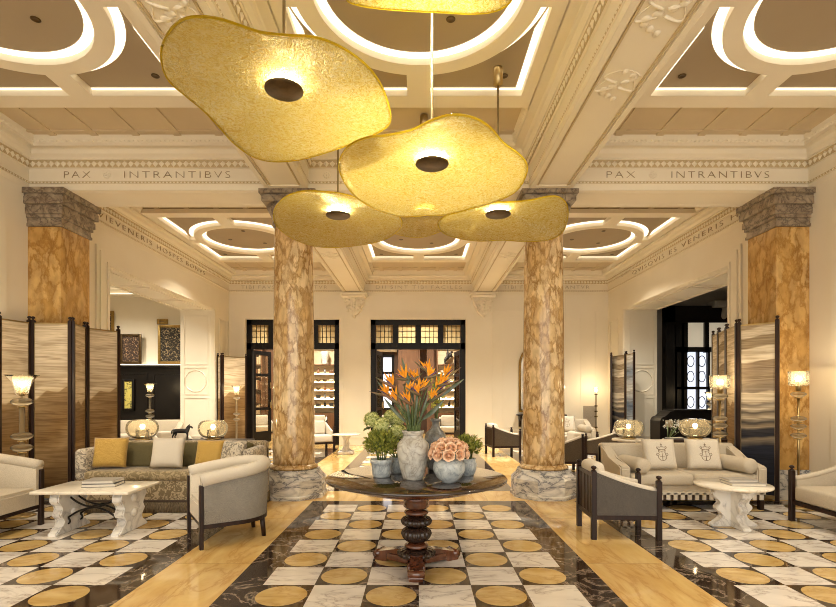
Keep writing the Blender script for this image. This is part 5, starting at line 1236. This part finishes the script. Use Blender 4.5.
b = MB()
for y in (.007, -.007): b.tube([(.122, y, .205), (.120, y*1.3, .226)], [.006, .001], 5)
b.build('ear', 'bronzedark', root)
b = MB(); b.box((-.15, -.045, 0), (.14, .045, .007)); b.build('plinth', 'bronzedark', root)

# ------------------------------------------------------------------ folding screens
def screen(label, pts, silks, h=2.46, zb=.10, grp=None):
    root = thing('folding_screen', label, 'folding screen', (0, 0, 0), 0, grp)
    for i in range(len(pts)-1):
        p, q = Vector(pts[i]+(0,)), Vector(pts[i+1]+(0,)); d = (q-p); L = d.length; d.normalize(); a = math.atan2(d.y, d.x); pw = .045
        T_ = Tr(p.x, p.y, 0) @ R('Z', a)
        b = MB(); b.box((pw, -.012, zb), (L-pw, .012, h)); o = b.build('painted_panel', silks[i % len(silks)], root); o.location = p; o.rotation_euler = (0, 0, a)
        b = MB(); b.box((pw, -.018, h), (L-pw, .018, h+.02)); b.box((pw, -.02, zb-.05), (L-pw, .02, zb)); b.box((pw, -.016, zb), (pw+.008, .016, h)); b.box((L-pw-.008, -.016, zb), (L-pw, .016, h)); b.build('gilt_edge', 'brass', root).matrix_local = T_
        for u in (pw/2+.003, L-pw/2-.003):
            b = MB(); b.box((u-pw/2, -pw/2, 0), (u+pw/2, pw/2, h+.05)); b.box((u-.03, -.05, 0), (u+.03, .05, .03)); finial(b, u, 0, h+.05, 1.0); b.build('post', 'darkwood', root).matrix_local = T_
    return root
screen('large four-fold screen with painted tan hills in dark posts, at the left edge', [(-5.46, 6.52), (-5.36, 6.97), (-4.84, 7.04), (-4.96, 7.50), (-4.72, 7.96)], ['silk_warm', 'silk_warm_b'])
screen('large folding screen painted with dark sea bands in dark posts, at right', [(4.92, 6.87), (4.575, 7.24), (4.72, 7.72), (4.86, 8.16), (5.02, 8.6)], ['silk_sea', 'silk_warm'])
screen('narrow folding screen with tan painted panels beside the far left door', [(-5.44, 13.62), (-5.27, 13.5), (-4.76, 13.95)], ['silk_warm', 'silk_warm_b'], 2.48)
screen('narrow folding screen with striped and blue panels in the far right corner', [(5.18, 13.55), (5.30, 13.95), (5.20, 13.3), (5.47, 13.55)][0:1]+[(5.30, 13.9), (5.42, 13.18), (5.46, 12.75)], ['silk_sea', 'silk_sea', 'silk_blue'], 2.5)

# ------------------------------------------------------------------ back wall: mirror, shelf, grille
root = thing('wall_mirror', 'arched gilt mirror on the back wall, mostly behind the right column', 'mirror', (3.54, YB-.03, .98))
k = 24; arch = [(.60, 0), (.60, 1.35)]+[(.60*math.cos(PI*i/k), 1.35+.60*math.sin(PI*i/k)) for i in range(1, k)]+[(-.60, 1.35), (-.60, 0)]
b = MB(); b.prism([(x*.93, z*.975+.02) for x, z in arch], -.012, 0, 'y'); b.build('mirror_glass', 'mirror', root)
b = MB(); b.tube([(x, -.02, z) for x, z in arch], .035, 8); b.tube([(-.62, -.02, .01), (.62, -.02, .01)], .035, 8); b.build('gilt_frame', 'gilt', root)
root = thing('wall_shelf', 'dark bracket shelf below the arched mirror behind the right column', 'shelf', (3.54, YB, .80))
b = MB(); b.box((-.70, -.30, .06), (.70, 0, .10), bev=.01); b.build('shelf_board', 'darkwood', root)
for x in (-.60, .60):
    b = MB(); b.prism([(0, .06), (-.26, .06), (-.22, .0), (-.10, -.10), (-.06, -.26), (0, -.28)], x-.03, x+.03, 'x'); b.build('bracket', 'darkwood', root)
b = MB(); b.box((-.17, -.02, 0), (.17, 0, .62))
for i in range(14): b.box((-.15, -.03, .03+i*.042), (.15, -.02, .05+i*.042))
o = b.build('wall_vent', 'grille'); o.location = (at(589, YB), YB-.001, .52); tag(o, 'upright grey vent grille low on the back wall at right', 'vent')

# ------------------------------------------------------------------ pictures of the left side room
def picture(label, px0, px1, py0, py1, z, art, frame='gilt'):
    x0, x1 = at(px0, z), at(px1, z); z1, z0 = hz(py0, z), hz(py1, z); w_, h = x1-x0, z1-z0
    root = thing('framed_picture', label, 'picture', ((x0+x1)/2, z, z0), 0, 'pictures of the left side room'); root.rotation_euler = (-.0, 0, 0)
    b = MB(); fw = .075
    b.box((-w_/2, -.025, 0), (-w_/2+fw, .02, h), bev=.012); b.box((w_/2-fw, -.025, 0), (w_/2, .02, h), bev=.012); b.box((-w_/2+fw, -.025, 0), (w_/2-fw, .02, fw), bev=.012); b.box((-w_/2+fw, -.025, h-fw), (w_/2-fw, .02, h), bev=.012); b.build('picture_frame', frame, root)
    b = MB(); b.box((-w_/2+fw-.01, -.005, fw-.01), (w_/2-fw+.01, .015, h-fw+.01)); b.build('canvas', art, root)
picture('tall dark old painting leaning on the lit ledge, beside the jamb of the opening', 158, 187, 325, 364, 14.44, 'art_a')
picture('small dark flower picture in a wide frame on the lit ledge', 120, 141.5, 334, 364, 14.44, 'art_b', 'bronze')
picture('gilt framed picture hanging higher, next to the left edge of the opening', 97, 114, 311, 340, 14.56, 'art_b')
picture('little plaque hanging over the tall dark painting', 157, 168, 319, 324.5, 14.575, 'tanpaper', 'gilt')
picture('yellow print on the black panelling next to the painted screen', 122, 134.5, 379, 411, 14.46, 'art_c', 'blackwood')

# ------------------------------------------------------------------ dark desk in the right opening
root = thing('reception_desk', 'dark high-backed desk with tan panels in the right opening', 'desk', (6.32, 11.9, 0))
b = MB(); pr = [(-.74, 0), (.74, 0), (.74, 1.10), (-.40, 1.10), (-.50, 1.08), (-.56, 1.02), (-.62, .97), (-.70, .94), (-.74, .86)]
b.prism(pr, -.25, .25, 'y'); b.build('body', 'blackwood', root)
for x0, x1 in ((-.62, -.44), (-.36, .06), (.14, .56)):
    b = MB(); b.box((x0, -.262, .72), (x1, -.25, .88), bev=.004); b.build('inset_panel', 'tanpaper', root)
b = MB(); b.box((-.72, -.27, 1.10), (.76, .27, 1.13), bev=.008) if False else b.box((-.42, -.27, 1.10), (.76, .27, 1.13), bev=.008); b.build('top', 'blackwood', root)
root = thing('blossom_branch', 'white blossom branches in front of the dark desk', 'flower', (at(668, 10.6), 10.6, 0))
b = MB(); b.lathe([(0, 0), (.09, 0), (.12, .1), (.13, .3), (.08, .5), (.05, .55), (.06, .58), (.05, .57), (0, .5)], n=20); b.build('jar', 'ceramicdark', root)
for i in range(9):
    a = random.uniform(0, 6.28); t = Vector((.26*math.cos(a), .16*math.sin(a), random.uniform(.72, .93))); b = MB(); b.tube([(0, 0, .52), t*.6+Vector((0, 0, .2)), t], .006, 5); b.build('branch', 'stem', root)
    b = MB()
    for k in range(9): p = t+Vector((random.uniform(-.09, .09), random.uniform(-.06, .06), random.uniform(-.10, .06))); b.ball(p, random.uniform(.008, .016), 6, 4)
    b.build('blossom', 'orchid', root)

# ------------------------------------------------------------------ library behind the doors
def shelf_unit(label, x0, x1, y, levels, group):
    root = thing('shelf_unit', label, 'shelf', ((x0+x1)/2, y, 0)); hx = (x1-x0)/2
    b = MB(); b.box((-hx, .30, 0), (hx, .34, 3.4)); b.build('back_panel', 'panelpaint', root)
    b = MB(); b.box((-hx-.05, -.05, 0), (-hx, .34, 3.4)); b.box((hx, -.05, 0), (hx+.05, .34, 3.4)); b.box((-hx, -.05, 3.3), (hx, .34, 3.4)); b.build('upright', 'brownpanel', root)
    b = MB(); b.box((-hx, -.05, 0), (hx, .30, .80)); b.build('base_cabinet', 'brownpanel', root)
    for z in levels:
        b = MB(); b.box((-hx, -.02, z-.03), (hx, .30, z)); o = b.build('shelf_board', 'brownpanel', root)
        b = MB(); b.box((-hx+.01, -.035, z-.028), (hx-.01, -.02, z-.002)); b.build('led_strip', 'shelflight', o)
        b = MB(); b.box((-hx+.01, .27, z+.002), (hx-.01, .298, z+.03)); b.build('led_strip', 'shelflight', o)
    return root
def goods(x0, x1, y, z, n, group, label, seed):
    random.seed(seed); first = {}
    for i in range(n):
        x = x0+(x1-x0)*(i+.5)/n; kd = random.choice(('box', 'bottle', 'bowl'))
        b = MB()
        if kd == 'box': h = random.uniform(.06, .14); b.box((-.08, -.06, 0), (.08, .06, h), bev=.004, smooth=False); m = random.choice(('brownpanel', 'tanpaper', 'darkcover', 'redbrown'))
        elif kd == 'bottle': b.lathe([(0, 0), (.04, 0), (.045, .01), (.045, .12), (.018, .16), (.018, .2), (0, .2)], n=14); m = random.choice(('bronzedark', 'redbrown', 'ceramicdark'))
        else: b.lathe([(0, 0), (.04, 0), (.08, .05), (.09, .10), (.08, .10), (.03, .03), (0, .03)], n=16); m = random.choice(('ceramic', 'bronze'))
        o = b.build('shelf_'+kd, m); o.location = (x, y, z+.001); o.rotation_euler = (0, 0, random.uniform(-.3, .3)); tag(o, f'small {dict(box="box", bottle="dark bottle", bowl="bowl")[kd]} {label}', kd, group+' - '+kd)
LV = [1.02, 1.32, 1.62, 1.92, 2.22]
shelf_unit('lit shelves with small goods seen through the left door, right of the column', -4.1, -2.75, 18.2, LV, 'a')
shelf_unit('lit shelves with small goods seen through the centre door, at its right side', .70, 1.75, 18.2, LV, 'b')
for k, z in enumerate(LV):
    goods(-4.0, -2.8, 18.28, z, 5, 'goods on the shelves behind the left door', ('on the %s lit shelf behind the left door' % ('lowest', 'second lowest', 'middle', 'second highest', 'highest')[k]), 50+k)
    goods(.75, 1.7, 18.28, z, 4, 'goods on the shelves behind the centre door', ('on the %s lit shelf behind the centre door' % ('lowest', 'second lowest', 'middle', 'second highest', 'highest')[k]), 70+k)
b = MB(); b.lathe([(0, 0), (.10, 0), (.12, .04), (.09, .10), (.13, .25), (.16, .42), (.12, .48), (0, .48)], n=20); o = b.build('vase', 'ceramic'); o.location = (-3.40, 18.24, 2.55); tag(o, 'pale bust-like vase on top of the lit shelves behind the left door', 'vase')
b = MB(); b.box((-4.1, 18.15, 2.52), (-2.75, 18.5, 2.55)); struct(b.build('trim_40', 'brownpanel'))
b = MB(); b.box((.70, 18.15, 2.52), (1.75, 18.5, 2.55)); struct(b.build('trim_41', 'brownpanel'))
root = thing('figurine', 'black rearing horse and rider figurine on top of the lit shelves behind the centre door', 'figurine', (1.05, 18.27, 2.55))
skinned('figure', [(0, 0, .25), (-.08, 0, .20), (.08, 0, .34), (.12, 0, .46), (.2, 0, .44), (-.10, .04, .1), (-.09, .04, .02), (-.10, -.04, .1), (-.07, -.04, .02), (.15, .04, .26), (.18, -.04, .28), (0, 0, .40), (0, 0, .52), (0, 0, .60)],
        [(0, 1), (0, 2), (2, 3), (3, 4), (1, 5), (5, 6), (1, 7), (7, 8), (2, 9), (2, 10), (0, 11), (11, 12), (12, 13)], [.07, .07, .06, .04, .025, .03, .02, .03, .02, .02, .02, .05, .03, .04], 'bronzedark', root, 1)
b = MB(); b.box((-.18, -.09, 0), (.18, .09, .02)); b.build('plinth', 'bronzedark', root)
# joinery panels and a window at the back of the library
for i, (x0, x1) in enumerate(((-.75, .05), (.30, .62), (-2.60, -1.95), (-6.6, -5.2))):
    b = MB(); b.box((x0, 18.6, 0), (x1, 18.75, 3.6)); frame_moulding(b, lambda u, v, d: (u, 18.6-d, v), x0+.06, x1-.06, .2, 3.4, .06, .02); struct(b.build('trim_%d' % (42+i), 'brownpanel'))
root = bpy.data.objects.new('window_1', None); C.objects.link(root); struct(root)
b = MB()
for x in (-1.83, -1.42, -1.0): b.box((x-.045, 19.45, .9), (x+.045, 19.6, 2.95))
for z in (.9, 1.65, 2.3, 2.95): b.box((-1.87, 19.45, z-.045), (-.96, 19.6, z+.045))
b.build('window_frame', 'blackwood', root)
for x0, x1 in ((-1.78, -1.47), (-1.37, -1.05)):
    for z0, z1 in ((.95, 1.60), (1.70, 2.25), (2.35, 2.9)):
        b = MB(); b.box((x0, 19.54, z0), (x1, 19.56, z1)); b.build('window_pane', 'daylight', root)
b = MB(); b.box((-1.95, 19.3, 3.1), (-.85, 19.6, 3.4)); struct(b.build('trim_50', 'panelpaint'))
def lib_chair(label, loc, rz): return dup(tch, loc, rz, label, 'armchairs inside the library')
for lb, loc, rz in (('brown armchair inside the library, seen just right of the left column', (-3.35, 16.6, 0), math.radians(-80)), ('brown armchair inside the library, at the right of the centre door', (.95, 16.4, 0), math.radians(-100)), ('brown armchair inside the library, behind the hydrangeas', (-.95, 16.8, 0), math.radians(-60)), ('brown armchair inside the library, seen left of the left column', (-5.2, 16.7, 0), math.radians(-60))): lib_chair(lb, loc, rz)
# book wall seen through the left door, left of the column
root = thing('bookcase', 'tall bookcase with tan volumes seen through the left door, left of the column', 'bookcase', (-6.2, 18.2, 0))
b = MB(); b.box((-.55, 0, 0), (-.5, .35, 3.3)); b.box((.5, 0, 0), (.55, .35, 3.3)); b.box((-.5, .32, 0), (.5, .35, 3.3))
for z in (.3, .75, 1.2, 1.65, 2.1, 2.55, 3.0): b.box((-.5, 0, z-.03), (.5, .33, z))
b.build('carcass', 'brownpanel', root)
random.seed(5)
for z in (.75, 1.2, 1.65, 2.1, 2.55):
    x = -6.68
    while x < -5.76:
        w_ = random.uniform(.05, .09); h = random.uniform(.26, .36); b = MB(); b.box((0, 0, 0), (w_-.004, .2, h), bev=.006, smooth=False); o = b.build('book', random.choice(('redbrown', 'tanpaper', 'brownpanel', 'tanpaper'))); o.location = (x, 18.24, z+.001)
        tag(o, 'old volume standing in the tall bookcase behind the left door', 'book', 'volumes in the library bookcase'); x += w_

# ------------------------------------------------------------------ downlights, their beams and added fill spots
def spot(loc, power, ang=100, blend=.6, r=.05, col=(1, .92, .77), rot=(0, 0, 0)):
    l = bpy.data.lights.new('downlight_and_fill_spot', 'SPOT'); l.energy = power; l.spot_size = math.radians(ang); l.spot_blend = blend; l.shadow_soft_size = r; l.color = col
    o = bpy.data.objects.new('downlight_and_fill_spot', l); C.objects.link(o); o.location = loc; o.rotation_euler = rot; return o
d0 = None
for i, (x, y, z, kd) in enumerate(DOWN):
    lb = 'recessed brass-rimmed ceiling downlight in a taupe ceiling panel'
    if d0 is None:
        d0 = thing('ceiling_downlight', lb, 'downlight', (x, y, z), 0, 'recessed ceiling downlights')
        b = MB(); b.lathe([(.026, -.004), (.038, -.008), (.044, -.004), (.044, .0), (.026, .0)], n=28); b.build('rim', 'bronze', d0)
        b = MB(); b.lathe([(0, -.003), (.026, -.003), (.026, -.001), (0, -.001)], n=20); b.build('lens', 'downlens', d0); o = d0
    else: o = dup(d0, (x, y, z))
    if kd != 'k': s_ = spot((x, y, z-.03), P_SPOT if kd == 'near' else P_FAR, 112, .9)
for (x, y) in ((-3.4, 17), (.9, 17), (-1.0, 17.3), (-5.6, 17)): spot((x, y, 4.1), 230, 150, .8)  # added spots without fixtures, filling the library with light
for (x, y) in ((-3.7, 15.9), (0, 15.9)): spot((x, y, 4.1), 160, 150, .8)  # added spots near the doors, brightening the transom panes; no fixtures
for (x, y) in ((-8.5, 12.5), (-7.2, 11), (-9, 10)): spot((x, y, 4.4), 190, 150, .8)  # added fill spots for the left salon, no fixtures
for (x, y) in ((8.5, 12.5), (7.2, 10.5)): spot((x, y, 4.4), 70, 140, .8)  # added fill spots for the right hall, no fixtures
